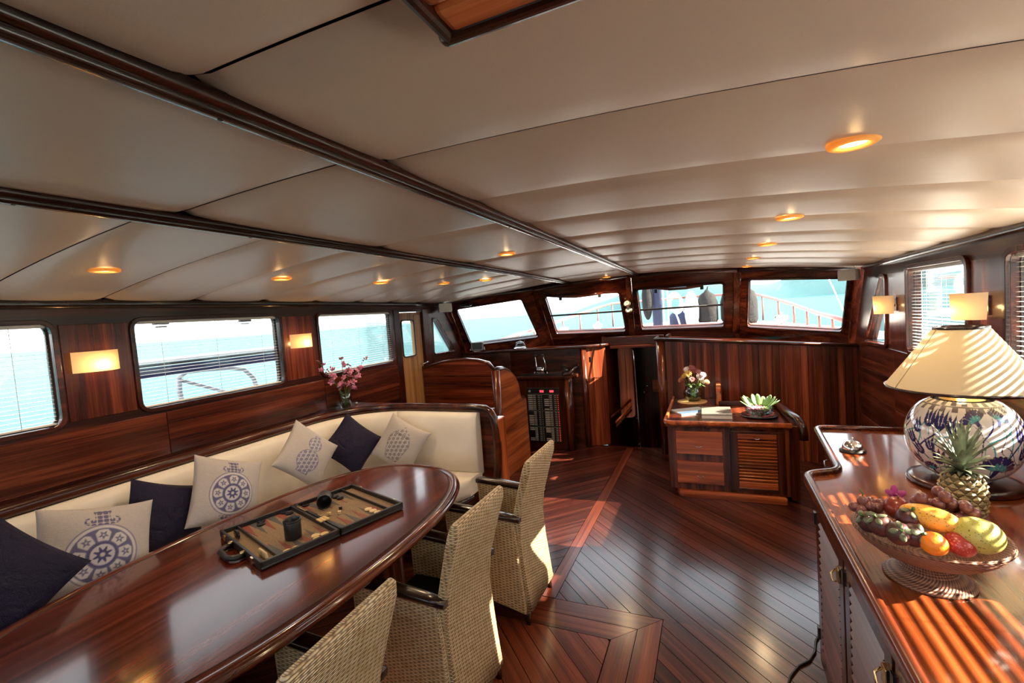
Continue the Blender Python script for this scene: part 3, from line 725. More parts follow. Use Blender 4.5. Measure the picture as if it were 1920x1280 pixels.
# ================================================================== SIDEBOARD
SZ = 0.90
sb = thing('sideboard', 'long mahogany sideboard with louvred doors under the starboard windows', 'sideboard', (0.85, 1.5, 0))
wb(MB().prism([(0.395, -0.45), (1.278, -0.45), (1.278, 3.20), (0.60, 3.20), (0.60, 2.42), (0.395, 2.30)], 0.07, 0.862), 'carcass', M['dark_z'], sb)
wb(MB().prism([(0.45, -0.45), (1.27, -0.45), (1.27, 3.15), (0.66, 3.15), (0.66, 2.40), (0.45, 2.28)], 0.0, 0.075), 'plinth', M['black_wood'], sb)
edge = round_poly([Vector((0.362, -0.5, 0)), Vector((0.362, 2.385, 0)), Vector((0.505, 2.455, 0)), Vector((0.552, 3.242, 0)), Vector((1.278, 3.242, 0)), Vector((1.278, -0.5, 0))], 0.055, 5)
wb(MB().prism([(p.x, p.y) for p in edge], 0.862, 0.892), 'worktop', wood('sideboard_top', (0.06, 0.010, 0.003), (0.165, 0.033, 0.008), (0.28, 0.066, 0.017), 'y', 0.09, 1.0, 18, 0.05), sb)
ep = [p for p in edge if not (p.x > 1.2) and p.y > -0.48]
ep = [Vector((0.362, -0.45, 0))]+ep+[Vector((1.27, 3.242, 0))]
wb(MB().tube([Vector((p.x-0.002, p.y, 0.890)) for p in ep], 1, flat=(0.034, 0.05)), 'fiddle_rail', M['wood_y'], sb)
wb(MB().tube([Vector((p.x+0.012, p.y, 0.86)) for p in ep], 0.012, 6), 'moulding', M['black_wood'], sb)
slat_me = MB().box((0, 0, 0), (0.004, 0.325, 0.0175), Matrix.Rotation(0.7, 3, 'Y')).mesh('slat')
for k in range(5):
    y1 = 2.27-k*0.47; y0 = y1-0.45
    dr = wb(MB().plate([[Vector((0.392, a, b)) for a, b in ((y0, 0.10), (y1, 0.10), (y1, 0.835), (y0, 0.835))], [Vector((0.392, a, b)) for a, b in ((y0+0.06, 0.17), (y1-0.06, 0.17), (y1-0.06, 0.765), (y0+0.06, 0.765))]], (-0.020, 0, 0)), 'louvre_door', M['wood_z'], sb, 0.003)
    for j in range(20):
        put('slat', slat_me, M['louvre'], dr, (0.3765, (y0+y1)/2, 0.186+j*0.0297))
    for hz in (0.2, 0.72): B((0.366, y1-0.006, hz), (0.374, y1+0.016, hz+0.05)).build('hinge', M['black'], dr)
    lt = B((0.360, y0+0.012, 0.705), (0.373, y0+0.045, 0.755)).build('latch', M['brass'], dr, bevel=0.003)
    MB().tube([(0.358, y0+0.018, 0.712), (0.345, y0+0.02, 0.71), (0.343, y0+0.028, 0.735), (0.358, y0+0.03, 0.748)], 0.004, 6).build('latch_ring', M['brass'], lt)
fd = wb(B((0.582, 2.50, 0.10), (0.602, 3.17, 0.835)), 'door', M['wood_z'], sb, 0.004)
for yy in (2.62, 3.05): MB().tube([(0.58, yy, 0.72), (0.555, yy, 0.715), (0.553, yy, 0.755), (0.58, yy, 0.76)], 0.006, 6).build('latch', M['chrome'], fd)
# ================================================================== DRAWER CABINET
dc = thing('drawer_cabinet', 'low mahogany cabinet with two drawers and a louvred door', 'cabinet', (0.05, 4.6, 0))
wb(B((-0.415, 4.235, 0.055), (0.535, 5.0, 0.625)), 'carcass', M['wood_z'], dc, 0.008)
wb(B((-0.415, 5.0, 0.055), (0.02, 5.34, 0.625)), 'side_return', M['dark_z'], dc, 0.004)
wb(MB().prism([(-0.33, 4.20), (0.50, 4.20), (0.47, 4.29), (-0.36, 4.29)], 0.0, 0.058), 'toe_kick', M['warm_x'], dc, 0.003)
top = round_poly([Vector((-0.44, 4.205, 0)), Vector((0.56, 4.205, 0)), Vector((0.56, 5.0, 0)), Vector((0.02, 5.0, 0)), Vector((0.02, 5.345, 0)), Vector((-0.44, 5.345, 0))], 0.04, 4)
wb(MB().prism([(p.x, p.y) for p in top], 0.625, 0.657), 'top', M['wood_y'], dc, 0.006)
wb(MB().tube([(-0.432, 5.34, 0.662), (-0.432, 4.27, 0.662), (-0.415, 4.225, 0.662), (-0.37, 4.212, 0.662), (0.55, 4.212, 0.662)], 1, flat=(0.028, 0.04)), 'edge_rail', M['warm_y'], dc)
wb(B((0.0, 5.0, 0.655), (0.05, 5.34, 0.835)), 'raised_fiddle', M['warm_y'], dc, 0.012, 3)
wb(B((0.02, 4.985, 0.655), (0.53, 5.02, 0.70)), 'back_fiddle', M['dark_x'], dc, 0.01, 3)
wb(MB().tube([(0.50, 5.0, 0.685), (0.53, 4.75, 0.71), (0.56, 4.45, 0.715), (0.60, 4.30, 0.70), (0.625, 4.24, 0.66), (0.632, 4.225, 0.60), (0.632, 4.225, 0.545)], 1, flat=(0.06, 0.05)), 'arm_rail', M['dark_y'], dc)
wb(MB().prism([(0.535, 4.235), (0.60, 4.24), (0.60, 5.0), (0.535, 5.0)], 0.03, 0.655), 'side_panel', M['dark_z'], dc, 0.006)
def handle(par, y, x, z, w=0.055):
    MB().tube([(x-w/2, y, z+0.008), (x-w/2+0.006, y-0.018, z-0.006), (x, y-0.022, z-0.010), (x+w/2-0.006, y-0.018, z-0.006), (x+w/2, y, z+0.008)], 0.0045, 6).build('handle', M['chrome'], par)
for z0, z1 in ((0.382, 0.585), (0.117, 0.318)):
    dr = wb(B((-0.345, 4.217, z0), (0.035, 4.24, z1)), 'drawer', M['warm_x'], dc, 0.005)
    handle(dr, 4.217, -0.155, (z0+z1)/2-0.02)
lv = wb(MB().plate([[Vector((a, 4.236, b)) for a, b in ((0.09, 0.08), (0.50, 0.08), (0.50, 0.60), (0.09, 0.60))], [Vector((a, 4.236, b)) for a, b in ((0.15, 0.112), (0.44, 0.112), (0.44, 0.58), (0.15, 0.58))]], (0, -0.016, 0)), 'louvre_door', M['dark_z'], dc, 0.003)
B((0.15, 4.222, 0.535), (0.44, 4.236, 0.58)).build('top_board', M['warm_x'], lv, bevel=0.003)
B((0.15, 4.222, 0.112), (0.44, 4.236, 0.165)).build('bottom_board', M['warm_x'], lv, bevel=0.003)
handle(lv, 4.222, 0.295, 0.55, 0.045)
sm = MB().box((0, 0, 0), (0.288, 0.008, 0.030), Matrix.Rotation(0.6, 3, 'X')).mesh('slat')
for j in range(13): put('slat', sm, M['warm_x'], lv, (0.295, 4.228, 0.182+j*0.0272), bevel=0.002)
# ================================================================== BLINDS
def blind(X, sgn, y0, y1, z0, z1, label, n=23, tilt=0.0, dep=0.022):
    b = thing('venetian_blind', label, 'blind', (X, (y0+y1)/2, z0), group='white venetian blinds')
    L = y1-y0-0.025; xo = -sgn*0.004
    me = MB().box((0, 0, 0), (dep, L, 0.0016)).mesh('slat')
    for k in range(n): put('slat', me, M['slat'], b, (xo, 0, 0.028+(z1-z0-0.05)*k/(n-1)), rot=(0, tilt*sgn, 0))
    B((xo-0.011, -L/2, z1-z0-0.018), (xo+0.011, L/2, z1-z0-0.002)).build('head_rail', M['slat'], b)
    B((xo-0.011, -L/2, 0.006), (xo+0.011, L/2, 0.016)).build('bottom_rail', M['slat'], b, bevel=0.003)
    for f in (-0.36, 0.0, 0.36):
        MB().tube([(xo+0.012, f*L, 0.012), (xo+0.012, f*L, z1-z0-0.01)], 0.0012, 4).build('ladder_cord', M['slat'], b)
    return b
for i, (a, b_) in enumerate(LW[1:]): blind(XL-0.018, 1, a, b_, 1.338, 1.842, ['white slatted blind in the port window at the left edge', 'white slatted blind in the middle port window', 'white slatted blind in the port window behind the orchids'][i])
for i, (a, b_) in enumerate(RW): blind(XR+0.018, -1, a, b_, 1.262, 1.838, ['white slatted blind over the aft end of the sideboard', 'white slatted blind over the fruit bowl', 'white slatted blind at the right edge behind the lamp', 'white slatted blind between the two starboard wall lights'][i], 24, 0.0, 0.019)
# ================================================================== WALL LIGHTS
def sconce(X, sgn, y, z, w, h, label, flare=0.0, stand=0.04, watts=0.42, bulge=0.08):
    s = thing('wall_light', label, 'wall light', (X, y, z), group='frosted glass wall lights')
    B((0 if sgn > 0 else -0.016, -0.035, -0.05), (0.016 if sgn > 0 else 0, 0.035, 0.05)).build('back_plate', M['black_wood'], s, bevel=0.004)
    MB().tube([(sgn*0.01, 0, -0.01), (sgn*(stand-0.005), 0, -0.01)], 0.008, 8).build('arm', M['brass'], s)
    P = []; r = w/2/math.sin(0.85)
    for i in range(21):
        a = -0.85+1.7*i/20; P.append([(sgn*(stand+bulge*(math.cos(a)-math.cos(0.85))/(1-math.cos(0.85))*(0.9+0.2*flare*t*2)), r*math.sin(a)*(1-flare*(0.5-t)), h*(t-0.5)) for t in np.linspace(0, 1, 6)])
    MB().grid(P).build('glass_shade', M['frost'], s)
    MB().sphere((sgn*(stand+0.008), 0, -0.012), 0.010, 10, 6).build('bulb', M['bulb'], s)
    pt('lamp', (sgn*(stand+bulge*0.6), 0, -0.02), watts, (1.0, 0.56, 0.20), 0.012, s)
    return s
for (cx_, cy_, lab) in ((190, 676, 'glowing frosted wall light between the two nearest port windows'), (573, 638, 'glowing frosted wall light left of the orchids')):
    p = onx(cx_, cy_, XL+0.09); sconce(XL, 1, p.y, p.z, 0.20, 0.105, lab)
for (cx_, cy_, lab) in ((1657, 571, 'glowing amber wall light by the small quarter window'), (1829, 573, 'glowing amber wall light above the big table lamp')):
    p = onx(cx_, cy_, XR-0.08); yy = 4.33 if cx_ < 1700 else 3.085; sconce(XR, -1, yy, ony(cx_, cy_, yy).z, 0.23, 0.135, lab, 0.16, 0.05, 0.36, 0.10)
# ================================================================== DOWNLIGHTS
DL = [(196, 507), (528, 524), (714, 533), (832, 539), (912, 543), (950, 474), (1137, 518), (1600, 263), (1481, 405), (1439, 456), (1413, 482), (1401, 498)]
DLL = ['nearest of the ceiling downlights along the port side', 'second ceiling downlight along the port side', 'third ceiling downlight along the port side', 'fourth ceiling downlight along the port side', 'furthest ceiling downlight along the port side',
       'ceiling downlight between the two beams, nearer one', 'ceiling downlight between the two beams by the windscreen', 'large nearest ceiling downlight above the sideboard', 'second ceiling downlight on the starboard side', 'third ceiling downlight on the starboard side', 'fourth ceiling downlight on the starboard side', 'furthest ceiling downlight on the starboard side']
ring = MB().lathe([(0.028, -0.002), (0.034, -0.007), (0.046, -0.008), (0.054, -0.004), (0.056, 0.004)], 28).mesh('trim_ring')
disc = MB().lathe([(0.001, -0.001), (0.015, -0.0015), (0.029, -0.001)], 24).mesh('lamp_disc')
M['amber_ring'] = translucent('amber_glass_ring', (0.85, 0.55, 0.22), (1, 0.6, 0.2), 0.3)
for q, lab in zip(DL, DLL):
    p = on_ceiling(*q); d_ = thing('downlight', lab, 'downlight', (p.x, p.y, zc(p.x, p.y)-0.006), group='recessed ceiling downlights')
    put('trim_ring', ring, M['amber_ring'], d_); put('lamp_disc', disc, M['bulb'], d_)
    pt('lamp', (0, 0, -0.012), 9.0, (1.0, 0.70, 0.40), 0.02, d_, 150)
    pt('rim_glow', (0, 0, -0.016), 0.09, (1.0, 0.6, 0.25), 0.012, d_)
# ================================================================== SPEAKERS and small window fittings
for (p, rz, lab) in ((onx(834, 577, XL+0.10), 0.75, 'white loudspeaker box in the left front ceiling corner'), (onx(1594, 515, XR-0.12), -0.75, 'white loudspeaker box in the right front ceiling corner')):
    sp = thing('loudspeaker', lab, 'speaker', p, rz, 'white corner loudspeakers')
    MB().loops([[Vector((a, -0.055, b)) for a, b in rrect(0.15, 0.10, 0.012, 3)], [Vector((a, 0.015, b)) for a, b in rrect(0.15, 0.10, 0.012, 3)], [Vector((a, 0.055, b)) for a, b in rrect(0.08, 0.06, 0.01, 3)]]).build('cabinet', M['white'], sp)
    MB().box((0, -0.057, 0), (0.135, 0.004, 0.085)).build('grille', M['slat'], sp)
    MB().tube([(0, 0.04, 0.02), (0, 0.07, 0.05), (0, 0.08, 0.09)], 0.010, 8).build('bracket', M['white'], sp)
def face_pt(i, px, py, off=0.0):
    TL, TR, BR, BL_, hole, n = facets[i]; c = (TL+TR+BR+BL_)/4; dd = Vector(ray(px, py).tolist()); o = Vector((0, 0, EYE)); return o+dd*((c-o).dot(n)/dd.dot(n))+n*off
for i, q, lab in ((1, (1051, 558), 'black sash clip at the upper left of the left centre window'), (1, (1124, 552), 'black sash clip at the upper right of the left centre window'), (2, (1230, 544), 'black sash clip at the upper left of the right centre window'), (2, (1316, 537), 'black sash clip at the upper right of the right centre window')):
    p = face_pt(i, *q, 0.02); c = thing('sash_clip', lab, 'clip', p, group='black sash clips')
    MB().box((0, 0, 0.0), (0.036, 0.02, 0.045)).build('body', M['black'], c, bevel=0.004); MB().tube([(0, -0.012, 0.01), (0, -0.022, -0.018)], 0.007, 6).build('lever', M['rubber'], c)
for i, a, b_, lab in ((1, (1033, 592), (1167, 583), 'dark sash bar across the left centre window'), (2, (1200, 581), (1356, 571), 'dark sash bar across the right centre window')):
    p, q = face_pt(i, *a, 0.0), face_pt(i, *b_, 0.0); o = MB().tube([p, q], 1, flat=(0.022, 0.022)).build('sash_bar', M['rubber']); tag(o, lab, 'bar')
for i, pts, lab in ((1, ((1022, 553), (1050, 555), (1080, 555), (1105, 552), (1130, 548)), 'curved wooden valance over the left centre window'), (2, ((1232, 539), (1255, 541), (1285, 539), (1316, 534)), 'curved wooden valance over the right centre window')):
    o = MB().tube([face_pt(i, *q, 0.012) for q in pts], 1, flat=(0.02, 0.03)).build('valance', M['wood_x']); tag(o, lab, 'valance')
for q, lab in (((1177, 564), 'round brass gauge, upper of the two on the centre pillar'), ((1180, 576), 'round brass gauge, lower of the two on the centre pillar')):
    p = face_pt(2, *q, 0.055); g = thing('brass_gauge', lab, 'gauge', p, group='brass gauges on the centre pillar')
    ax = Matrix.Rotation(PI/2-0.55, 3, 'X')
    MB().lathe([(0.040, -0.02), (0.042, 0.0), (0.038, 0.012), (0.030, 0.012)], 20, ax=ax, caps=True).build('case', M['brass'], g)
    MB().lathe([(0.001, 0.014), (0.030, 0.0135)], 20, ax=ax).build('dial', M['white'], g); MB().lathe([(0.001, 0.016), (0.006, 0.015)], 10, ax=ax).build('hub', M['black'], g)
p = face_pt(0, 872, 569, 0.05); o = thing('header_lamp', 'small black reading lamp beside the left loudspeaker', 'lamp', p)
MB().box((0, 0, 0), (0.14, 0.04, 0.035)).build('body', M['black'], o, bevel=0.01); MB().tube([(0.07, 0, 0), (0.11, -0.01, 0.012)], 0.012, 8).build('arm', M['black'], o)
for q, lab in (((301, 606), 'black wiper motor at the top left of the middle port window'), ((459, 601), 'black wiper motor at the top right of the middle port window')):
    p = onx(*q, XL-0.055); w = thing('wiper_motor', lab, 'wiper', p, group='wiper motors outside the middle port window')
    MB().box((0, 0, 0.03), (0.02, 0.02, 0.05)).build('post', M['black'], w, bevel=0.003); MB().box((0, 0, 0.0), (0.025, 0.085, 0.016)).build('body', M['black'], w, bevel=0.004); MB().box((0, 0.0, -0.02), (0.012, 0.06, 0.008)).build('wiper_blade', M['grey'], w)
# ================================================================== HELM
hp = thing('helm_partition', 'curved mahogany partition with arched top behind the sofa', 'partition', (-2.4, 4.5, 0))
tp = []
for px_, py_ in ((797, 690), (812, 684), (830, 679), (850, 676), (872, 674), (895, 676), (915, 681), (935, 689), (946, 692)): p = ony(px_, py_, 4.2); tp.append((p.x, p.z))
tp = [(XL+0.003, tp[0][1])]+[q for q in tp if XL+0.01 < q[0] < -2.12]+[(-2.09, 1.165)]
wb(MB().prism([(XL+0.003, 0)]+[( -2.09, 0)]+list(reversed(tp)), 0, 0.05, Matrix(((1, 0, 0, 0), (0, 0, -1, 4.25), (0, 1, 0, 0), (0, 0, 0, 1)))), 'back_panel', M['wood_x'], hp)
ep_ = [(4.20, 1.165), (4.40, 1.155), (4.56, 1.10), (4.68, 1.02), (4.745, 0.93), (4.77, 0.82), (4.79, 0.76), (4.85, 0.735), (4.93, 0.73), (4.95, 0.0), (4.20, 0.0)]
wb(MB().prism(ep_, 0, 0.045, Matrix(((0, 0, 1, -2.10), (1, 0, 0, 0), (0, 1, 0, 0), (0, 0, 0, 1)))), 'end_panel', M['warm_y'], hp)
wb(MB().tube([(-2.085, 4.225, 0), (-2.085, 4.225, 1.16)], 0.045, 14), 'corner_post', M['wood_z'], hp)
wb(MB().tube([(a, 4.215, b+0.006) for a, b in tp]+[(-2.07, 4.26, 1.175)]+[(-2.078, a, b+0.006) for a, b in ep_[1:9]], 1, flat=(0.055, 0.022)), 'cap_moulding', M['dark_x'], hp)
wb(B((XL+0.005, 4.36, 0.02), (-2.11, 4.9, 0.62)), 'seat_box', M['dark_x'], hp, 0.01)
wb(B((XL+0.005, 4.40, 0.62), (-2.12, 4.9, 0.70)), 'helm_seat_cushion', M['seat_black'], hp, 0.02)
# switch console
sc = thing('switch_console', 'mahogany helm console with a black circuit breaker panel', 'console', (-1.95, 5.4, 0))
wb(B((-2.32, 5.31, 0), (-1.70, 5.49, 0.90)), 'carcass', M['dark_z'], sc, 0.01)
wb(MB().tube([(-1.665, 5.36, 0), (-1.665, 5.36, 0.93)], 0.06, 16), 'corner_post', M['wood_z'], sc)
wb(MB().prism([(-2.32, 5.27), (-1.69, 5.27), (-1.63, 5.30), (-1.595, 5.36), (-1.56, 5.46), (-1.56, 5.5), (-2.32, 5.5)], 0.89, 0.935), 'top_coaming', M['wood_x'], sc, 0.012, 3)
wb(MB().prism([(-2.28, 5.31), (-1.72, 5.31), (-1.64, 5.40), (-1.62, 5.5), (-2.28, 5.5)], 0.935, 0.95), 'instrument_top', M['black'], sc)
wb(MB().tube([(-1.69, 5.28, 0.94), (-1.62, 5.33, 0.965), (-1.58, 5.40, 1.01), (-1.565, 5.48, 1.04)], 1, flat=(0.05, 0.04)), 'side_coaming', M['dark_y'], sc)
wb(B((-1.63, 5.295, 0.80), (-1.61, 5.30, 0.86)), 'vent', M['black'], sc)
pz0, pz1, px0, px1 = 0.095, 0.785, -2.195, -1.765
bp = wb(B((px0, 5.298, pz0), (px1, 5.312, pz1)), 'breaker_panel', M['black'], sc, 0.004)
lm = B((-0.030, -0.003, -0.0055), (0.030, 0.001, 0.0055)).mesh('label_strip'); tm = B((-0.017, -0.010, -0.006), (0.017, 0, 0.006)).mesh('breaker_switch'); dm = B((-0.004, -0.003, -0.004), (0.004, 0, 0.004)).mesh('indicator')
M['strip'] = plain('engraved_label', (0.55, 0.53, 0.50), 0.5); M['red_dot'] = emit('red_indicator', (0.9, 0.05, 0.03), 0.6)
random.seed(3)
for blk, (za, zb_) in enumerate(((0.505, 0.70), (0.305, 0.49), (0.11, 0.285))):
    n = 8
    for c2 in range(2):
        xa = px0+0.045+c2*0.215
        for r_ in range(n):
            z = zb_-(zb_-za)*(r_+0.5)/n
            if (blk, c2, r_) not in ((0, 1, 0), (0, 1, 1), (0, 1, 6), (1, 0, 0), (1, 0, 1), (2, 0, 2), (2, 0, 3), (2, 0, 4), (2, 0, 5), (2, 1, 3), (2, 1, 4), (2, 1, 5)): put('label_strip', lm, M['strip'], bp, (xa, 5.297, z))
            put('breaker_switch', tm, M['grey'], bp, (xa+0.056, 5.298, z)); put('label_strip', lm, M['grey'], bp, (xa+0.115, 5.2985, z)).scale = (0.5, 1, 0.8)
            put('indicator', dm, M['red_dot'] if c2 else M['strip'], bp, (xa+0.150, 5.297, z))
    B((px0+0.005, 5.294, zb_+0.004), (px1-0.005, 5.299, zb_+0.007)).build('divider', M['grey'], bp)
for xx in (-1.99, -1.86):
    m_ = B((xx-0.032, 5.292, 0.725), (xx+0.032, 5.299, 0.762)).build('led_meter', M['black'], bp)
    segs = MB()
    for dgt in range(3):
        x_ = xx-0.018+dgt*0.018; segs.box((x_, 5.291, 0.756), (0.010, 0.001, 0.003)).box((x_, 5.291, 0.744), (0.010, 0.001, 0.003)).box((x_, 5.291, 0.732), (0.010, 0.001, 0.003)).box((x_-0.0055, 5.291, 0.750), (0.0028, 0.001, 0.011)).box((x_+0.0055, 5.291, 0.750), (0.0028, 0.001, 0.011)).box((x_-0.0055, 5.291, 0.738), (0.0028, 0.001, 0.010)).box((x_+0.0055, 5.291, 0.738), (0.0028, 0.001, 0.010))
    segs.build('led_digits', M['led'], m_)
MB().lathe([(0.001, 0.012), (0.014, 0.012), (0.016, 0.0)], 14, (-2.155, 5.297, 0.744), ax=Matrix.Rotation(PI/2, 3, 'X')).build('selector_knob', M['grey'], bp)
# throttle levers on the console
th = thing('throttle_control', 'chrome twin-lever engine throttle on the helm console', 'throttle', (-2.0, 5.36, 0.951))
MB().box((0, 0, 0.004), (0.15, 0.09, 0.008)).build('base_plate', M['chrome'], th, bevel=0.003); MB().lathe([(0.045, -0.045), (0.045, 0.045)], 20, (0, 0, 0.05), True, Matrix.Rotation(PI/2, 3, 'Y')).build('drum', M['chrome'], th, bevel=0.006)
for s, tip in ((-1, (-0.075, 0.02, 0.235)), (1, (0.035, -0.0, 0.235))):
    l_ = MB().tube([(s*0.055, 0, 0.05), (s*0.062, 0, 0.10), ((s*0.06+tip[0])/2, 0.005, 0.17), tip], 0.008, 8).build('lever', M['chrome'], th); MB().sphere(tip, 0.018, 12, 8).build('knob', M['black'], l_)
    MB().tube([(s*0.05, 0.03, 0.0), (s*0.085, -0.02, 0.03), (s*0.09, -0.03, 0.0)], 0.006, 6).build('guard', M['chrome'], th)
hs = thing('radio_handset', 'black radio handset lying at the right of the helm console', 'handset', (-1.70, 5.40, 0.951), 0.5)
MB().tube([(0, -0.08, 0.03), (0, -0.05, 0.045), (0, 0.05, 0.07), (0, 0.09, 0.085)], 1, flat=(0.05, 0.03)).build('grip', M['black'], hs); MB().box((0, -0.02, 0.012), (0.07, 0.16, 0.024)).build('cradle', M['black'], hs, bevel=0.006)
# dashboard ledge
db = thing('dashboard', 'mahogany helm dashboard under the left front windows', 'dashboard', (-2.2, 5.6, 0))
DZ = 1.275
dpl = [(XL+0.004, 5.09), (-2.42, 5.35), (-1.52, 5.48), (-1.44, 5.51), (-1.25, 5.70), (-1.20, 5.80), (-1.22, 5.98), (-1.95, 5.86), (-2.55, 5.42)]
wb(MB().prism([(XL+0.004, 5.09), (-2.42, 5.35), (-1.52, 5.48), (-1.44, 5.51), (-1.25, 5.70), (-1.20, 5.80), (-1.22, 5.99), (-2.0, 5.80), (-2.5, 5.50), (XL+0.004, 5.15)], DZ-0.03, DZ), 'ledge', M['wood_x'], db, 0.008)
wb(MB().tube([(a, b, DZ-0.012) for a, b in dpl[:6]], 1, flat=(0.03, 0.034)), 'nosing', M['dark_x'], db)
def vwall(mb, a, b, z0, z1, th=0.03):
    a, b = Vector((*a, 0)), Vector((*b, 0)); n = (b-a).cross(Vector((0, 0, 1))).normalized()
    return mb.plate([[a+Vector((0, 0, z0)), b+Vector((0, 0, z0)), b+Vector((0, 0, z1)), a+Vector((0, 0, z1))]], -n*th)
wb(vwall(MB(), (XL+0.004, 5.11), (-2.42, 5.37), -0.03, DZ-0.03), 'front_panel', M['dark_x'], db); wb(vwall(MB(), (-2.42, 5.37), (-1.52, 5.50), -0.03, DZ-0.03), 'front_panel', M['dark_x'], db)
wb(MB().tube([(-1.50, 5.535, -0.02), (-1.50, 5.535, DZ-0.03)], 0.045, 16), 'corner_post', M['wood_z'], db)
sd = wb(vwall(MB(), (-1.49, 5.53), (-1.26, 5.74), -0.02, DZ-0.03), 'side_panel', M['stave'], db)
wb(vwall(MB(), (-1.452, 5.543), (-1.272, 5.709), 0.86, 0.864, 0.004), 'panel_seam', M['seam'], db)
wb(B((-1.43, 5.545, 1.06), (-1.40, 5.56, 1.13)), 'flush_latch', M['black'], db, 0.006)
# dashboard instruments
ds = thing('chart_display', 'small grey chart display on the left of the dashboard', 'display', (-2.80, 5.20, DZ), 0.35)
MB().box((0, 0, 0.075), (0.165, 0.035, 0.11)).build('housing', M['grey'], ds, bevel=0.012); MB().box((0, -0.018, 0.078), (0.125, 0.003, 0.082)).build('screen', M['black'], ds)
MB().box((0, 0.0, 0.010), (0.10, 0.06, 0.02)).build('foot', M['chrome'], ds, bevel=0.004); MB().tube([(-0.09, 0, 0.06), (-0.095, 0.0, 0.0)], 0.006, 6).build('bracket', M['chrome'], ds); MB().tube([(0.09, 0, 0.06), (0.095, 0.0, 0.0)], 0.006, 6).build('bracket', M['chrome'], ds)
cp = thing('ship_compass', 'chrome and glass dome compass on the dashboard', 'compass', (-2.30, 5.44, DZ))
MB().lathe([(0.105, 0), (0.10, 0.018), (0.082, 0.028), (0.075, 0.032)], 24, caps=True).build('base_ring', M['chrome'], cp); MB().sphere((0, 0, 0.028), (0.072, 0.072, 0.062), 20, 10).build('glass_dome', M['clear'], cp)
MB().lathe([(0.001, 0.055), (0.06, 0.045), (0.062, 0.03)], 20).build('compass_card', M['black'], cp); MB().tube([(-0.075, 0, 0.03), (-0.05, 0, 0.08), (0, 0, 0.098), (0.05, 0, 0.08), (0.075, 0, 0.03)], 0.007, 8).build('guard_bar', M['chrome'], cp)
# ================================================================== COMPANIONWAY
cw = thing('wall_stairwell', 'dark stairwell leading down forward between console and bulkhead', 'stairwell', (-0.95, 5.9, 0), kind='structure')
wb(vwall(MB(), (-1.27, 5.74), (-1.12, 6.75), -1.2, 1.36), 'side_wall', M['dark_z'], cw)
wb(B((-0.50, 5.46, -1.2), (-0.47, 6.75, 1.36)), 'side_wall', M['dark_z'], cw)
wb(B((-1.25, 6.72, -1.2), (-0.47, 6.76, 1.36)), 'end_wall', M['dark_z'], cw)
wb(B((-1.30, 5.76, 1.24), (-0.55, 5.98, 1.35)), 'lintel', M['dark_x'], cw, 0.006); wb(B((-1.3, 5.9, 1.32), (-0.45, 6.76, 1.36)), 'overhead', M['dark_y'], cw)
wb(B((-1.2, 5.735, 1.205), (-0.55, 5.765, 1.24)), 'lintel_moulding', M['wood_x'], cw, 0.006)
for k in range(5): wb(B((-1.48, 5.585+0.20*k, -0.22*(k+1)-0.03), (-0.51, 5.585+0.20*(k+1)+0.03, -0.22*(k+1))), 'tread', M['wood_x'], cw, 0.006)
wb(B((-1.5, 5.555, -1.2), (-0.5, 5.585, -0.02)), 'riser', M['dark_x'], cw); wb(B((-1.6, 5.55, -0.03), (-0.45, 5.60, 0.001)), 'threshold', M['wood_x'], cw, 0.006); wb(B((-1.6, 5.5, -1.25), (-0.4, 6.8, -1.2)), 'lower_floor', M['dark_x'], cw)
d2 = thing('door_2', 'dark forward cabin door with chrome lever at the stairwell', 'door', (-0.80, 6.70, -0.9), kind='structure')
B((-0.30, -0.03, 0), (0.30, 0.0, 2.05)).build('door_leaf', M['dark_z'], d2); B((-0.02, -0.042, 1.38), (0.22, -0.028, 1.56)).build('door_panel', M['warm_x'], d2, bevel=0.006)
MB().tube([(-0.14, -0.03, 1.48), (-0.14, -0.07, 1.48), (-0.05, -0.075, 1.475)], 0.010, 8).build('door_handle', M['chrome'], d2); MB().lathe([(0.001, 0.02), (0.018, 0.018), (0.02, 0)], 12, (-0.14, -0.03, 1.38), ax=Matrix.Rotation(PI/2, 3, 'X')).build('lock', M['chrome'], d2)
cl = thing('hinged_locker_door', 'red-lit narrow locker door inside the stairwell', 'locker', (-1.08, 6.10, 0.0), 0.12)
MB().prism(rrect(0.19, 0.95, 0.06, 4, 0, 0.72), 0, 0.03, Matrix(((1, 0, 0, 0), (0, 0, -1, 0), (0, 1, 0, 0), (0, 0, 0, 1)))).build('door_leaf', M['warm_z'], cl, bevel=0.006); B((-0.003, -0.034, 0.27), (0.003, -0.030, 1.17)).build('groove', M['seam'], cl)
hr = thing('stair_handrail', 'upright chrome handrail bent over at the top in the stairwell', 'handrail', (-0.945, 5.98, -0.22))
MB().tube([(0.02, 0, 0.01), (0.01, 0, 0.5), (0.0, 0, 1.2), (-0.005, 0, 1.36), (-0.03, 0.02, 1.42), (-0.08, 0.05, 1.43)], 0.012, 10).build('rail', M['chrome'], hr)
for z in (0.15, 0.5, 0.75, 1.0, 1.22): MB().tube([(0.012, 0, z), (-0.02, 0.01, z-0.03)], 0.009, 6).build('bracket', M['chrome'], hr)
for (a, b_, ya, yb, mt, lab) in (((1092, 832), (1183, 749), 5.60, 6.0, 'wood_x', 'long slanting wooden stair rail beside the helm console'), ((1155, 792), (1183, 762), 5.66, 5.95, 'warm_x', 'upper short slanting rail in the stairwell'), ((1156, 799), (1184, 768), 5.64, 5.93, 'wood_x', 'lower short slanting rail in the stairwell')):
    p, q = ony(*a, ya), ony(*b_, yb); o = MB().tube([p, q], 1, flat=(0.018, 0.03)).build('stair_rail', M[mt]); tag(o, lab, 'rail', 'slanting stair rails')
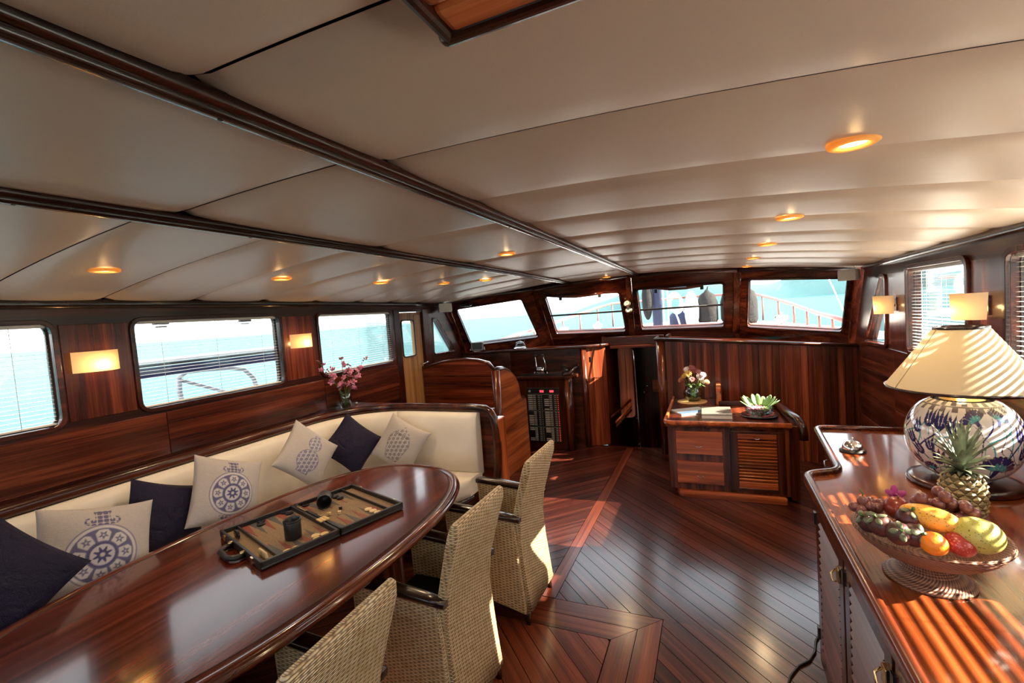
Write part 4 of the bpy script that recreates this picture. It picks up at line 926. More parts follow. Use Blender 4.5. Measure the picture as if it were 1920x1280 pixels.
# ================================================================== BACKGAMMON CASE
c0, c1, c2_, c3 = [onz(*q, 0.80) for q in ((430, 985), (475, 1060), (745, 945), (665, 903))]
ctr = (c0+c1+c2_+c3)/4; lu = ((c2_-c1)+(c3-c0)).normalized(); ang = math.atan2(lu.y, lu.x)
BLn, BS = 0.69, 0.51
bg_ = thing('backgammon_case', 'open black leather backgammon case on the dining table', 'backgammon', (ctr.x, ctr.y, TZ+0.001), ang)
M['hide'] = plain('black_leather', (0.014, 0.012, 0.012), 0.38); M['felt'] = fabric('tan_felt', (0.24, 0.165, 0.10), (0.31, 0.22, 0.14)); M['pt_red'] = plain('oxblood_inlay', (0.22, 0.045, 0.03), 0.6); M['pt_grey'] = plain('slate_inlay', (0.075, 0.07, 0.075), 0.6)
M['cream'] = plain('cream_checker', (0.72, 0.52, 0.25), 0.25); M['jet'] = plain('black_checker', (0.012, 0.012, 0.014), 0.12)
HW = 0.036
for s in (-1, 1):
    x0, x1 = (-BLn/2, -0.003) if s < 0 else (0.003, BLn/2)
    tr = B((x0, -BS/2, 0), (x1, BS/2, 0.012)).build('tray', M['hide'], bg_, bevel=0.004)
    for lo_, hi_ in (((x0, -BS/2, 0.01), (x1, -BS/2+0.013, HW)), ((x0, BS/2-0.013, 0.01), (x1, BS/2, HW)), ((x0, -BS/2, 0.01), (x0+0.013, BS/2, HW)), ((x1-0.013, -BS/2, 0.01), (x1, BS/2, HW))):
        B(lo_, hi_).build('wall', M['hide'], tr, bevel=0.003)
    B((x0+0.013, -BS/2+0.013, 0.012), (x1-0.013, BS/2-0.013, 0.0145)).build('felt', M['felt'], tr)
    g = x0+0.075 if s < 0 else x1-0.075
    B((g-0.003, -BS/2+0.013, 0.012), (g+0.003, BS/2-0.013, 0.030)).build('partition', M['hide'], tr)
    fx0, fx1 = (g+0.005, x1-0.015) if s < 0 else (x0+0.015, g-0.005)
    w = (fx1-fx0)/6
    for k in range(6):
        for e in (-1, 1):
            yb = e*(BS/2-0.014); xc = fx0+w*(k+0.5)
            tri = [(xc-w*0.44, yb), (xc+w*0.44, yb), (xc, yb-e*0.185)]
            if e > 0: tri.reverse()
            MB().prism(tri, 0.0145, 0.0156).build('point', M['pt_red'] if (k+(e > 0)) % 2 else M['pt_grey'], tr)
hd = MB().tube([(-BLn/2, -0.075, 0.016), (-BLn/2-0.035, -0.075, 0.016), (-BLn/2-0.058, -0.045, 0.016), (-BLn/2-0.058, 0.045, 0.016), (-BLn/2-0.035, 0.075, 0.016), (-BLn/2, 0.075, 0.016)], 0.0125, 10).build('carry_handle', M['hide'], bg_)
for yy in (-0.075, 0.075): MB().tube([(-BLn/2+0.004, yy, 0.028), (-BLn/2-0.018, yy, 0.028)], 0.008, 6).build('handle_ring', M['brass'], bg_)
for yy in (-0.17, 0.17):
    B((BLn/2-0.002, yy-0.012, 0.008), (BLn/2+0.008, yy+0.012, 0.034)).build('latch', M['brass'], bg_, bevel=0.002); B((-BLn/2-0.008, yy-0.012, 0.008), (-BLn/2+0.002, yy+0.012, 0.034)).build('latch', M['brass'], bg_, bevel=0.002)
Rb = Matrix.Rotation(ang, 3, 'Z'); bo = Vector((ctr.x, ctr.y, TZ+0.001))
def onboard(u, v, z): return bo+Rb @ Vector((u, v, z))
def chk(u, v, z, mat, lab, grp, stand=False, col=None):
    o = MB().lathe([(0.001, 0.0), (0.0165, 0.0), (0.019, 0.002), (0.019, 0.006), (0.0165, 0.008), (0.013, 0.0074), (0.001, 0.0074)], 20).build('checker', mat)
    o.location = onboard(u, v, z); o.rotation_euler = (0, PI/2 if stand else 0, ang); tag(o, lab, 'checker', grp)
zf = 0.0150
for u, v in ((-0.185, 0.185), (-0.17, 0.225), (-0.045, 0.195), (-0.055, 0.230), (0.055, 0.225)): chk(u, v, zf+0.001, M['jet'], 'black checker at the far edge of the backgammon board', 'black checkers at the far edge of the board')
for u, v in ((0.20, 0.225), (0.205, 0.185), (0.21, 0.145)): chk(u, v, zf+0.001, M['jet'], 'black shiny checker in the row by the right compartment', 'black checkers by the right compartment')
for u, v in ((0.215, -0.135), (0.218, -0.175), (0.22, -0.215)): chk(u, v, zf+0.001, M['cream'], 'cream checker in the row by the right compartment', 'cream checkers by the right compartment')
for u, v in ((-0.085, -0.185), (-0.095, -0.222), (-0.052, -0.205)): chk(u, v, zf+0.001, M['cream'], 'cream checker near the middle of the front edge', 'cream checkers at the middle of the front edge')
for u, v in ((-0.225, -0.222), (-0.19, -0.225)): chk(u, v, zf+0.001, M['cream'], 'cream checker in the near left corner of the board', 'cream checkers in the near left corner')
for k in range(7): chk(-0.313, -0.215+k*0.0095, zf+0.0195, M['cream'], 'cream checker standing on edge in the left compartment', 'cream checkers stacked in the left compartment', True)
for k in range(4): chk(-0.313, 0.115+k*0.0095, zf+0.0195, M['jet'], 'black checker standing on edge in the left compartment', 'black checkers stacked in the left compartment', True)
for (u, v, m_, lab) in ((0.065, -0.015, 'cream', 'cream die, left of the two on the board'), (0.105, -0.045, 'cream', 'cream die, right of the two on the board'), (0.135, 0.0, 'jet', 'black doubling die on the board')):
    d_ = thing('die', lab, 'die', onboard(u, v, zf+0.001), ang+u*9, 'dice on the backgammon board'); B((-0.008, -0.008, 0), (0.008, 0.008, 0.016)).build('cube', M[m_], d_, bevel=0.002)
    for a, b_ in ((-0.004, -0.004), (0.004, 0.004), (0, 0)): MB().lathe([(0.0015, 0.0161), (0.0003, 0.0162)], 6, (a, b_, 0)).build('pip', M['jet'] if m_ == 'cream' else M['cream'], d_)
def cup(lab, loc, R):
    o = thing('dice_cup', lab, 'dice cup', loc, group='black leather dice cups'); o.rotation_euler = R
    MB().lathe([(0.001, 0.0), (0.034, 0.0), (0.036, 0.004), (0.037, 0.085), (0.035, 0.088), (0.033, 0.085), (0.031, 0.01), (0.001, 0.008)], 28).build('cup', M['hide'], o); MB().lathe([(0.0365, 0.078), (0.0385, 0.080), (0.0385, 0.086), (0.036, 0.089)], 28).build('rim', M['hide'], o)
cup('black leather dice cup standing upright on the left half', onboard(-0.150, -0.105, zf+0.001), (0, 0, 0))
cup('black leather dice cup lying on its side on the right half', onboard(0.135, 0.165, zf+0.037), (PI/2, 0, ang-0.5))
for k in range(3):
    o = B((-0.007, -0.024, 0), (0.007, 0.024, 0.006)).build('counter_stick', M['cream'], None, onboard(-0.016+k*0.016, -0.085, HW+0.0005), 0.001, rot=(0, 0, ang)); tag(o, 'cream counter stick on the bar of the backgammon board', 'stick', 'cream counter sticks on the bar')
o = B((-0.007, -0.05, 0), (0.007, 0.05, 0.006)).build('counter_stick', M['brass'], None, onboard(0.0, 0.14, HW+0.0005), 0.001, rot=(0, 0, ang)); tag(o, 'long pale strip on the far end of the bar', 'stick')
# ================================================================== ORCHIDS IN VASE
VP = Vector((-2.885, 2.93, 1.031))
v_ = thing('glass_vase', 'clear glass vase of pink orchids on the sofa corner shelf', 'vase', VP)
MB().lathe([(0.001, 0.0), (0.036, 0.0), (0.042, 0.006), (0.050, 0.05), (0.052, 0.09), (0.046, 0.125), (0.040, 0.14), (0.038, 0.14), (0.044, 0.124), (0.049, 0.09), (0.047, 0.05), (0.036, 0.012), (0.001, 0.010)], 28).build('glass', M['clear'], v_)
M['water'] = glass('vase_water', (0.80, 0.88, 0.82), 0.05); MB().lathe([(0.001, 0.012), (0.034, 0.014), (0.045, 0.05), (0.046, 0.075), (0.001, 0.075)], 24).build('water', M['water'], v_)
M['stem'] = plain('green_stem', (0.07, 0.14, 0.03), 0.5)
def petal_mat(name, a, b): 
    t = NT(name); t.set(color=t.ramp(t.noise(t.obj(), 90, 2), [(0.35, a), (0.65, b)]), rough=0.55, sheen=0.2); return t.m
M['orchid'] = petal_mat('orchid_petal', (0.34, 0.035, 0.13), (0.66, 0.26, 0.40)); M['bud'] = petal_mat('orchid_bud', (0.06, 0.02, 0.03), (0.2, 0.06, 0.1))
def blossom_mesh(r=0.024, n=5):
    m = MB()
    for k in range(n):
        a = 2*PI*k/n; R = Matrix.Rotation(a, 3, 'Z') @ Matrix.Rotation(-0.35, 3, 'Y'); m.sphere(R @ Vector((r*0.55, 0, 0)), (r*0.55, r*0.36, r*0.07), 8, 4, R)
    m.sphere((0, 0, r*0.12), r*0.22, 6, 4); return m.mesh('blossom')
bm0 = blossom_mesh(); bud0 = MB().sphere((0, 0, 0), (0.006, 0.006, 0.011), 6, 5).mesh('bud')
rnd = random.Random(5)
tips = [((597, 682), 0.02), ((612, 700), 0.05), ((640, 672), 0.0), ((655, 690), 0.06), ((683, 676), 0.03), ((670, 695), 0.05)]
for k, (q, dx) in enumerate(tips):
    tip = onx(*q, VP.x+dx+0.01)-VP
    st = thing('orchid_spray', ['pink orchid spray leaning furthest left in the vase', 'pink orchid spray drooping left over the vase rim', 'tallest pink orchid spray rising over the vase', 'pink orchid spray low in front of the vase', 'pink orchid spray leaning furthest right in the vase', 'pink orchid spray drooping right over the vase rim'][k], 'orchid', VP+Vector((0, 0, 0.014)), group='pink orchid sprays in the vase')
    p0 = Vector((rnd.uniform(-.015, .015), rnd.uniform(-.015, .015), 0)); p1 = Vector((tip.x*0.2, tip.y*0.12, 0.15)); pts = []
    for t in np.linspace(0, 1, 12): pts.append(p0*(1-t)**2+p1*2*t*(1-t)+tip*t*t)
    MB().tube(pts, [0.003]*8+[0.0025, 0.002, 0.0016, 0.001], 6).build('stem', M['stem'], st)
    for j in range(8):
        t = 0.55+0.40*j/7; p = p0*(1-t)**2+p1*2*t*(1-t)+tip*t*t
        o = put('blossom', bm0, M['orchid'], st, p+Vector((rnd.uniform(0, .035), rnd.uniform(-.035, .035), rnd.uniform(-.03, .03))), rot=(rnd.uniform(0.3, 1.6), rnd.uniform(-0.6, 0.9), rnd.uniform(0, 6))); s_ = rnd.uniform(0.8, 1.25); o.scale = (s_, s_, s_)
    for j in range(3): put('bud', bud0, M['bud'], st, tip+Vector((rnd.uniform(-.01, .02), rnd.uniform(-.025, .025), rnd.uniform(-.012, .02))), rot=(rnd.uniform(-1, 1), rnd.uniform(-1, 1), 0))
o = MB().lathe([(0.001, 0), (0.012, 0), (0.014, 0.02), (0.012, 0.022), (0.001, 0.02)], 16, caps=True).build('tealight', M['chrome'], None, onz(668, 758, 1.031)); tag(o, 'tiny metal cup beside the orchid vase', 'cup')
# ================================================================== ON THE DRAWER CABINET
CZ = 0.6575
mat_ = MB().lathe([(0.001, 0.004), (0.148, 0.004), (0.150, 0.002), (0.150, 0.0), (0.001, 0.0)], 40).build('round_mat', plain('cork_mat', (0.52, 0.30, 0.13), 0.7), None, (-0.235, 5.17, CZ)); tag(mat_, 'round tan mat under the mixed flower vase', 'mat')
FV = Vector((-0.225, 5.19, CZ+0.0045))
fv = thing('round_vase', 'round clear glass vase of mixed flowers on the cabinet', 'vase', FV)
MB().lathe([(0.001, 0.0), (0.05, 0.0), (0.085, 0.03), (0.098, 0.075), (0.090, 0.115), (0.068, 0.145), (0.070, 0.155), (0.066, 0.155), (0.064, 0.145), (0.086, 0.113), (0.094, 0.075), (0.08, 0.03), (0.045, 0.006), (0.001, 0.006)], 32).build('glass', M['clear'], fv); MB().lathe([(0.001, 0.008), (0.045, 0.008), (0.079, 0.032), (0.091, 0.075), (0.088, 0.09), (0.001, 0.09)], 28).build('water', M['water'], fv)
def daisy(r, n, cup_):
    m = MB()
    for lay, (rr, tl) in enumerate(((1.0, -0.15-cup_), (0.72, -0.55-cup_), (0.42, -0.95))):
        for k in range(n):
            a = 2*PI*(k+0.5*lay)/n; R = Matrix.Rotation(a, 3, 'Z') @ Matrix.Rotation(tl, 3, 'Y'); m.sphere(R @ Vector((r*rr*0.55, 0, 0)), (r*rr*0.5, r*rr*0.17, r*0.04), 6, 4, R)
    return m.mesh('bloom')
dm_ = daisy(0.040, 12, 0.1)
FL = [((1283, 705), (0.62, 0.38, 0.05), 'yellow'), ((1277, 712), (0.60, 0.20, 0.06), 'orange'), ((1290, 700), (0.66, 0.45, 0.12), 'pale yellow'), ((1287, 692), (0.75, 0.70, 0.75), 'lilac white'), ((1302, 695), (0.22, 0.03, 0.03), 'maroon'), ((1297, 711), (0.50, 0.16, 0.16), 'dusty red'), ((1305, 714), (0.24, 0.035, 0.025), 'dark red'), ((1312, 706), (0.72, 0.60, 0.58), 'pale pink'), ((1318, 702), (0.60, 0.36, 0.42), 'mauve pink'), ((1316, 714), (0.80, 0.72, 0.62), 'cream white'), ((1325, 716), (0.66, 0.28, 0.12), 'salmon'), ((1310, 698), (0.40, 0.14, 0.16), 'rose red'), ((1296, 690), (0.30, 0.05, 0.06), 'deep crimson')]
for k, (q, c, nm) in enumerate(FL):
    fm = petal_mat('petal_'+nm.replace(' ', '_'), tuple(x*0.8 for x in c), c); hd = ony(*q, 5.19+0.06*math.sin(k*2.3)-0.03)-FV
    f = thing('cut_flower', nm+' bloom in the mixed bouquet on the cabinet', 'flower', FV+Vector((0, 0, 0.010)), group='flowers in the round vase')
    b0 = Vector((0.03*math.cos(k*2.1), 0.03*math.sin(k*2.1), 0.0)); hd = hd-Vector((0, 0, 0.012))
    MB().tube([b0, Vector((hd.x*0.25, hd.y*0.25, 0.11)), Vector((hd.x*0.6, hd.y*0.6, 0.16)), hd], 0.0025, 5).build('stem', M['stem'], f)
    dirv = Vector((hd.x*3, hd.y*3-0.35, 0.35)).normalized(); o = put('bloom', dm_, fm, f, hd); o.rotation_euler = dirv.to_track_quat('Z', 'Y').to_euler(); s_ = 0.8+0.35*((k*7) % 5)/5; o.scale = (s_, s_, s_)
    if k % 2 == 0: MB().sphere((hd.x*0.7, hd.y*0.7, 0.165), (0.04, 0.016, 0.004), 8, 5, Matrix.Rotation(k, 3, 'Z') @ Matrix.Rotation(-0.5, 3, 'Y')).build('leaf', M['stem'], f)
def book(label, c, w, d, h, rz, cover, page=(0.72, 0.70, 0.66), band=None):
    b = thing('book', label, 'book', c, rz); cm = plain('cover_'+label.split()[0], cover, 0.3, coat=0.4); pm = plain('pages', page, 0.8)
    B((-w/2+0.003, -d/2+0.003, 0.002), (w/2-0.003, d/2-0.003, h-0.002)).build('pages', pm, b); B((-w/2, -d/2, h-0.003), (w/2, d/2, h)).build('front_cover', cm, b, bevel=0.001); B((-w/2, -d/2, 0), (w/2, d/2, 0.003)).build('back_cover', cm, b); B((-w/2, -d/2, 0), (-w/2+0.003, d/2, h)).build('spine', cm, b)
    if band: B((-w/2+0.002, -d/2+0.002, h), (w/2-0.002, -d/2+d*0.38, h+0.0006)).build('cover_picture', plain('cover_picture', band, 0.25), b)
book('white and blue illustrated brochure left on the cabinet', (-0.235, 4.68, CZ), 0.30, 0.22, 0.014, 0.55, (0.42, 0.42, 0.42), band=(0.07, 0.12, 0.22))
book('thick grey book right of the brochure on the cabinet', (-0.005, 4.585, CZ), 0.255, 0.37, 0.034, 0.02, (0.17, 0.16, 0.14))
LP_ = Vector((0.347, 4.555, CZ))
lb = thing('flower_dish', 'dark plate with a glass bowl of green leaves and pink lotus', 'dish', LP_)
MB().lathe([(0.001, 0.0), (0.10, 0.0), (0.15, 0.012), (0.152, 0.016), (0.148, 0.017), (0.10, 0.006), (0.001, 0.006)], 36).build('plate', M['black_wood'], lb); MB().lathe([(0.06, 0.008), (0.105, 0.03), (0.118, 0.08), (0.114, 0.08), (0.10, 0.034), (0.055, 0.012)], 32).build('glass_bowl', M['clear'], lb)
M['lotus'] = petal_mat('lotus_petal', (0.50, 0.12, 0.24), (0.74, 0.38, 0.50)); M['leafg'] = petal_mat('fresh_leaf', (0.06, 0.16, 0.03), (0.15, 0.30, 0.07)); M['redp'] = petal_mat('red_petal', (0.30, 0.012, 0.02), (0.5, 0.03, 0.05))
def bulb_flower(r, n=7):
    m = MB()
    for lay, (rr, tl) in enumerate(((0.9, -0.75), (0.7, -1.05), (0.45, -1.3))):
        for k in range(n): R = Matrix.Rotation(2*PI*(k+0.5*lay)/n, 3, 'Z') @ Matrix.Rotation(tl, 3, 'Y'); m.sphere(R @ Vector((r*0.6, 0, 0))*rr, (r*0.55*rr+r*0.15, r*0.34, r*0.06), 8, 5, R)
    return m.mesh('lotus_flower')
lf = bulb_flower(0.055)
for i, (a, b_, m_) in enumerate(((-0.055, -0.03, 'lotus'), (0.005, -0.06, 'lotus'), (-0.005, 0.03, 'lotus'), (0.055, -0.02, 'leafg'), (0.03, -0.075, 'leafg'))):
    f = thing('lotus_flower', ['pink lotus bloom at the left of the glass bowl', 'pink lotus bloom at the front of the glass bowl', 'pink lotus bloom at the back of the glass bowl', 'green lotus bud at the right of the glass bowl', 'green lotus bud at the front right of the glass bowl'][i], 'lotus', LP_+Vector((a, b_, 0.045)), group='lotus flowers in the dish'); put('petals', lf, M[m_], f); MB().tube([(0, 0, -0.02), (0, 0, 0.01)], 0.006, 6).build('stem', M['stem'], f)
lm_ = MB().sphere((0.05, 0, 0), (0.062, 0.026, 0.003), 10, 5, f=lambda p: Vector((p.x, p.y, p.z))).mesh('leaf')
for k in range(13):
    a = -0.35+(PI+0.7)*k/12; put('leaf', lm_, M['leafg'], lb, (0.075*math.cos(a), 0.075*math.sin(a), 0.085), rot=(0.2*math.sin(k*3), -0.85+0.25*math.sin(k*1.7), a))
for k in range(9): a = 2*PI*k/9; put('red_petal', lm_, M['redp'], lb, (0.085*math.cos(a), 0.085*math.sin(a), 0.018), rot=(0, -0.15, a+0.9)).scale = (0.5, 0.6, 1)
# ================================================================== ON THE SIDEBOARD
TOP = 0.8925
bl = thing('service_bell', 'small chrome counter bell at the far end of the sideboard', 'bell', (0.632, 2.80, TOP))
MB().lathe([(0.058, 0), (0.058, 0.006), (0.05, 0.012), (0.046, 0.016)], 28, caps=True).build('base', M['black'], bl); MB().lathe([(0.046, 0.016), (0.045, 0.026), (0.038, 0.042), (0.022, 0.054), (0.001, 0.058)], 28).build('dome', M['chrome'], bl); MB().tube([(0, 0, 0.056), (0, 0, 0.066)], 0.004, 8).build('plunger', M['chrome'], bl); MB().sphere((0, 0, 0.068), 0.006, 10, 6).build('button', M['chrome'], bl)
LC = Vector((0.915, 2.41, TOP))
lp = thing('table_lamp', 'large table lamp with blue floral ceramic base and cream shade', 'lamp', LC)
MB().lathe([(0.001, 0.0), (0.175, 0.0), (0.18, 0.008), (0.175, 0.022), (0.15, 0.028), (0.001, 0.028)], 40).build('wooden_stand', M['dark_x'], lp)
prof = [(0.075, 0.028), (0.085, 0.034)]
NU, NV = 520, 230; RV, HV = 0.183, 0.168
pr = []
for i in range(NV+1):
    t = -1.12+2.30*i/NV; r = RV*max(math.cos(t*0.98), 0.02)**0.72; z = 0.20+HV*math.sin(t); pr.append((max(r, 0.07), z))
me = MB().lathe(pr, NU).mesh('ceramic_body')
phi0 = math.atan2(-LC.y, -LC.x)
th_ = np.array([2*PI*k/NU for k in range(NU)]*(NV+1)); zz = np.repeat(np.array([z for r, z in pr]), NU)
ds_ = (th_-phi0+PI) % (2*PI)-PI
Sx, Ty = ds_*RV/0.18, (zz-0.20)/0.18                     # +x to the viewer's right
col = np.tile(np.array([0.70, 0.66, 0.66]), (len(Sx), 1)); NAVY = (0.022, 0.024, 0.13); TEAL = (0.05, 0.30, 0.36); INK = (0.03, 0.02, 0.05)
def loc_(cx, cy, sc_, rot):
    x, y = (Sx-cx)/sc_, (Ty-cy)/sc_; c, s = math.cos(rot), math.sin(rot); return x*c+y*s, -x*s+y*c
def vine(cx, cy, sc_, rot, k=2.2, w=0.05, c=TEAL):
    global col
    x, y = loc_(cx, cy, sc_, rot); m = ((np.abs(x-0.28*np.sin(k*y)) < w*(1.15-y*y)) & (np.abs(y) < 1)).astype(float); col = blend(col, c, m)
def tulip(cx, cy, sc_, rot):
    global col
    x, y = loc_(cx, cy, sc_, rot); ax_ = np.abs(x)
    body = ((x/0.50)**2+((y+0.15)/0.72)**2 < 1) & (y < 0.30)
    cen = (ax_ < 0.20*(1-y)) & (y > 0) & (y < 0.98)
    side = (np.abs(ax_-0.36-0.22*np.clip(y, 0, 1)**2) < 0.15*(1.05-y)) & (y > 0.0) & (y < 1.0)
    full = body | cen | side
    rim_ = ((x/0.58)**2+((y+0.15)/0.80)**2 < 1) & (y < 0.34) | ((ax_ < 0.26*(1.1-y)) & (y > 0) & (y < 1.08)) | ((np.abs(ax_-0.36-0.22*np.clip(y, 0, 1.1)**2) < 0.21*(1.10-y)) & (y > 0) & (y < 1.08))
    col = blend(col, INK, rim_.astype(float)); col = blend(col, NAVY, full.astype(float))
    col = blend(col, (0.65, 0.62, 0.68), (full & (np.abs(ax_-0.17-0.10*np.clip(y, -0.4, 1)) < 0.035) & (y > -0.55) & (y < 0.75)).astype(float))
    col = blend(col, TEAL, ((ax_ < 0.05) & (y < -0.85) & (y > -1.9)).astype(float))
def carnation(cx, cy, sc_, rot, n=9):
    global col
    x, y = loc_(cx, cy, sc_, rot); r = np.hypot(x, y+0.35); a = np.arctan2(x, y+0.35)
    fan = (np.abs(a) < 1.25) & (r < 0.92+0.10*np.abs(np.sin(n*a*1.3))) & (r > 0.12); col = blend(col, INK, ((np.abs(a) < 1.32) & (r < 0.99+0.10*np.abs(np.sin(n*a*1.3))) & (r > 0.08)).astype(float))
    col = blend(col, NAVY, fan.astype(float)); col = blend(col, TEAL, (fan & (r < 0.58+0.06*np.sin(a*14))).astype(float)); col = blend(col, (0.62, 0.6, 0.66), (fan & (np.abs(np.sin(a*4.3)) < 0.06)).astype(float))
    col = blend(col, NAVY, ((np.abs(x) < 0.16+0.12*(y+0.45)) & (y < -0.2) & (y > -0.85)).astype(float))
rv = random.Random(11)
for k in range(9):                                          # motifs repeat all the way round the pot
    o_ = (k-4)*1.22*2*PI*RV/0.18/ (9*1.22) if False else -3.2+k*0.8
    for cx, cy, sc_, rot, kk in ((0.0, -0.1, 0.55, 0.35, 2.6), (0.25, 0.1, 0.6, -0.3, 2.0), (0.5, -0.3, 0.5, 0.5, 2.4), (0.62, 0.2, 0.5, -0.5, 3.0)): vine(o_+cx, cy, sc_, rot, kk, 0.030, TEAL if kk > 2.2 else NAVY); vine(o_+cx+0.06, cy-0.08, sc_*0.8, rot+0.8, kk+0.6, 0.022, INK)
TUL = [(-0.62, 0.52, 0.20, 0.15), (-0.38, 0.50, 0.21, 0.0), (-0.14, 0.42, 0.20, -0.2), (-0.86, 0.32, 0.18, 0.5), (-0.98, 0.05, 0.17, 0.6), (-0.80, -0.18, 0.17, 0.7), (-0.55, -0.05, 0.15, 0.2), (-0.40, -0.30, 0.19, -0.1), (-0.92, -0.45, 0.15, 0.9), (-0.15, -0.35, 0.17, -0.3), (1.05, 0.25, 0.18, -0.3), (1.10, -0.15, 0.16, -0.2), (1.3, 0.5, 0.17, 0), (-1.3, 0.5, 0.18, 0.2), (-1.4, -0.1, 0.18, 0.4)]
for t_ in TUL: tulip(*t_)
for sh_ in (-2.6, 2.6):
    for t_ in TUL[:10]: tulip(t_[0]+sh_, *t_[1:])
for c_ in ((0.22, 0.58, 0.24, 0.5), (0.72, 0.60, 0.22, -0.5), (0.62, -0.42, 0.36, -0.15), (-0.65, -0.62, 0.20, 0.3), (2.9, -0.2, 0.36, 0), (-2.4, -0.3, 0.36, 0), (1.7, 0.3, 0.3, 0.2), (-1.9, 0.45, 0.26, 0)): carnation(*c_)
bandm = ((Ty > 0.80) & (Ty < 0.92) & (np.sin(Sx*22) > -0.1)) | ((np.abs(Ty-0.78) < 0.012)) | ((Ty > 0.68) & (Ty < 0.77) & (np.abs(np.sin(Sx*11)) > 0.75)) | ((Ty < -0.78) & (np.sin(Sx*18) > 0.1))
col = blend(col, INK, bandm.astype(float)*0.85)
put('ceramic_body', paint(me, col), M['print_ceramic'], lp)
MB().lathe([(0.07, 0.028), (0.085, 0.030), (0.085, 0.045), (0.07, 0.05)], 30).build('foot_ring', M['white'], lp)
MB().tube([(0, 0, 0.36), (0, 0, 0.62)], 0.009, 8).build('stem', M['brass'], lp); MB().lathe([(0.07, 0.355), (0.04, 0.372), (0.012, 0.38)], 24).build('neck_cap', M['brass'], lp)
SB, ST, RB_, RT_ = 0.405, 0.645, 0.243, 0.083
shade = MB().lathe([(RB_, SB), (RB_*0.62+RT_*0.38, SB*0.62+ST*0.38), (RT_, ST)], 64).build('shade', M['shade'], lp)
for r, z in ((RB_, SB), (RT_, ST)): MB().lathe([(r-0.002, z-0.006), (r+0.003, z-0.005), (r+0.003, z+0.005), (r-0.002, z+0.006), (r-0.002, z-0.006)], 48).build('shade_trim', M['black_wood'], shade)
for k in range(3): a = 2*PI*k/3; MB().tube([(0, 0, ST-0.02), (RT_*math.cos(a), RT_*math.sin(a), ST)], 0.0025, 5).build('shade_spoke', M['brass'], shade)
a = phi0-0.95; MB().tube([((RB_+0.001)*math.cos(a), (RB_+0.001)*math.sin(a), SB), ((RT_+0.001)*math.cos(a), (RT_+0.001)*math.sin(a), ST)], 0.002, 5).build('shade_seam', M['shade'], shade)
MB().sphere((0, 0, 0.52), (0.028, 0.028, 0.038), 14, 10).build('bulb', M['bulb'], lp); pt('lamp', (0, 0, 0.475), 0.2, (1.0, 0.66, 0.28), 0.03, lp)
# fruit bowl
BC = Vector((0.527, 1.595, TOP))
def rattan():
    t = NT('woven_rattan'); tcn = t.n('ShaderNodeTexCoord'); sp = t.n('ShaderNodeSeparateXYZ'); t.l(tcn.outputs['Object'], sp.inputs[0])
    an = t.math('MULTIPLY', t.math('ARCTAN2', sp.outputs[1], sp.outputs[0]), 60.0); rr = t.n('ShaderNodeVectorMath', operation='LENGTH'); t.l(tcn.outputs['Object'], rr.inputs[0])
    h = t.math('SINE', t.math('ADD', an, t.math('MULTIPLY', rr.outputs['Value'], 900.0))); h2 = t.math('SINE', t.math('MULTIPLY', t.math('ADD', rr.outputs['Value'], t.math('MULTIPLY', sp.outputs[2], 0.7)), 1400.0)); g = t.math('ADD', t.math('MULTIPLY', h, 0.5), t.math('MULTIPLY', h2, 0.5))
    t.set(color=t.ramp(t.math('ADD', t.math('MULTIPLY', g, 0.5), 0.5), [(0.1, (0.07, 0.022, 0.012)), (0.5, (0.22, 0.09, 0.05)), (0.9, (0.36, 0.17, 0.10))]), rough=0.45); t.bump(g, 0.6, 0.003); return t.m
M['rattan'] = rattan()
bw = thing('fruit_bowl', 'woven rattan footed bowl holding fruit on the sideboard', 'bowl', BC)
MB().lathe([(0.100, 0.0), (0.102, 0.004), (0.098, 0.008), (0.088, 0.014), (0.066, 0.03), (0.055, 0.05), (0.056, 0.062)], 56, caps=True).build('foot', M['rattan'], bw)
MB().lathe([(0.050, 0.058), (0.085, 0.064), (0.125, 0.083), (0.155, 0.108), (0.168, 0.130), (0.167, 0.138), (0.160, 0.136), (0.146, 0.114), (0.118, 0.092), (0.082, 0.075), (0.001, 0.070)], 64).build('dish', M['rattan'], bw); MB().lathe([(0.168, 0.128), (0.173, 0.134), (0.170, 0.141), (0.164, 0.139)], 64).build('rim', M['rattan'], bw)
def fmat(name, stops, scale=8, rough=0.35, dots=None, bump=0.0):
    t = NT(name); v = t.obj(); c = t.ramp(t.noise(v, scale, 3), stops)
    if dots: c = t.mix(t.ramp(t.noise(v, 240, 1), [(0.30, (1, 1, 1)), (0.36, (0, 0, 0))]), c, dots)
    t.set(color=c, rough=rough, sss=0.0, coat=0.15)
    if bump: t.bump(t.noise(v, 180, 2), bump, 0.004)
    return t.m
def fruit(name, label, cat, p, r, mat, rot=(0, 0, 0), f=None, nu=24, nv=16):
    o = thing(name, label, cat, p); o.rotation_euler = rot; MB().sphere((0, 0, 0), r, nu, nv, f=f).build('flesh', mat, o); return o
def dimple(p, a=0.16):
    q = Vector(p); rr = math.hypot(p.x, p.y)
    q.z -= a*math.exp(-(rr/0.28)**2)*(1 if p.z > 0 else -0.6); return q
FZ = lambda px_, py_, z: onz(px_, py_, z)
o = fruit('mango', 'long ripe yellow mango lying across the fruit bowl', 'mango', FZ(1746, 972, 1.098), (0.068, 0.033, 0.031), fmat('mango_skin', [(0.3, (0.72, 0.33, 0.03)), (0.7, (0.80, 0.46, 0.07))], 6, 0.4, (0.12, 0.06, 0.02)), (0.0, 0.10, -0.55), lambda p: Vector((p.x, p.y*(1+0.10*p.x)+0.10*(1-p.x*p.x), p.z)))
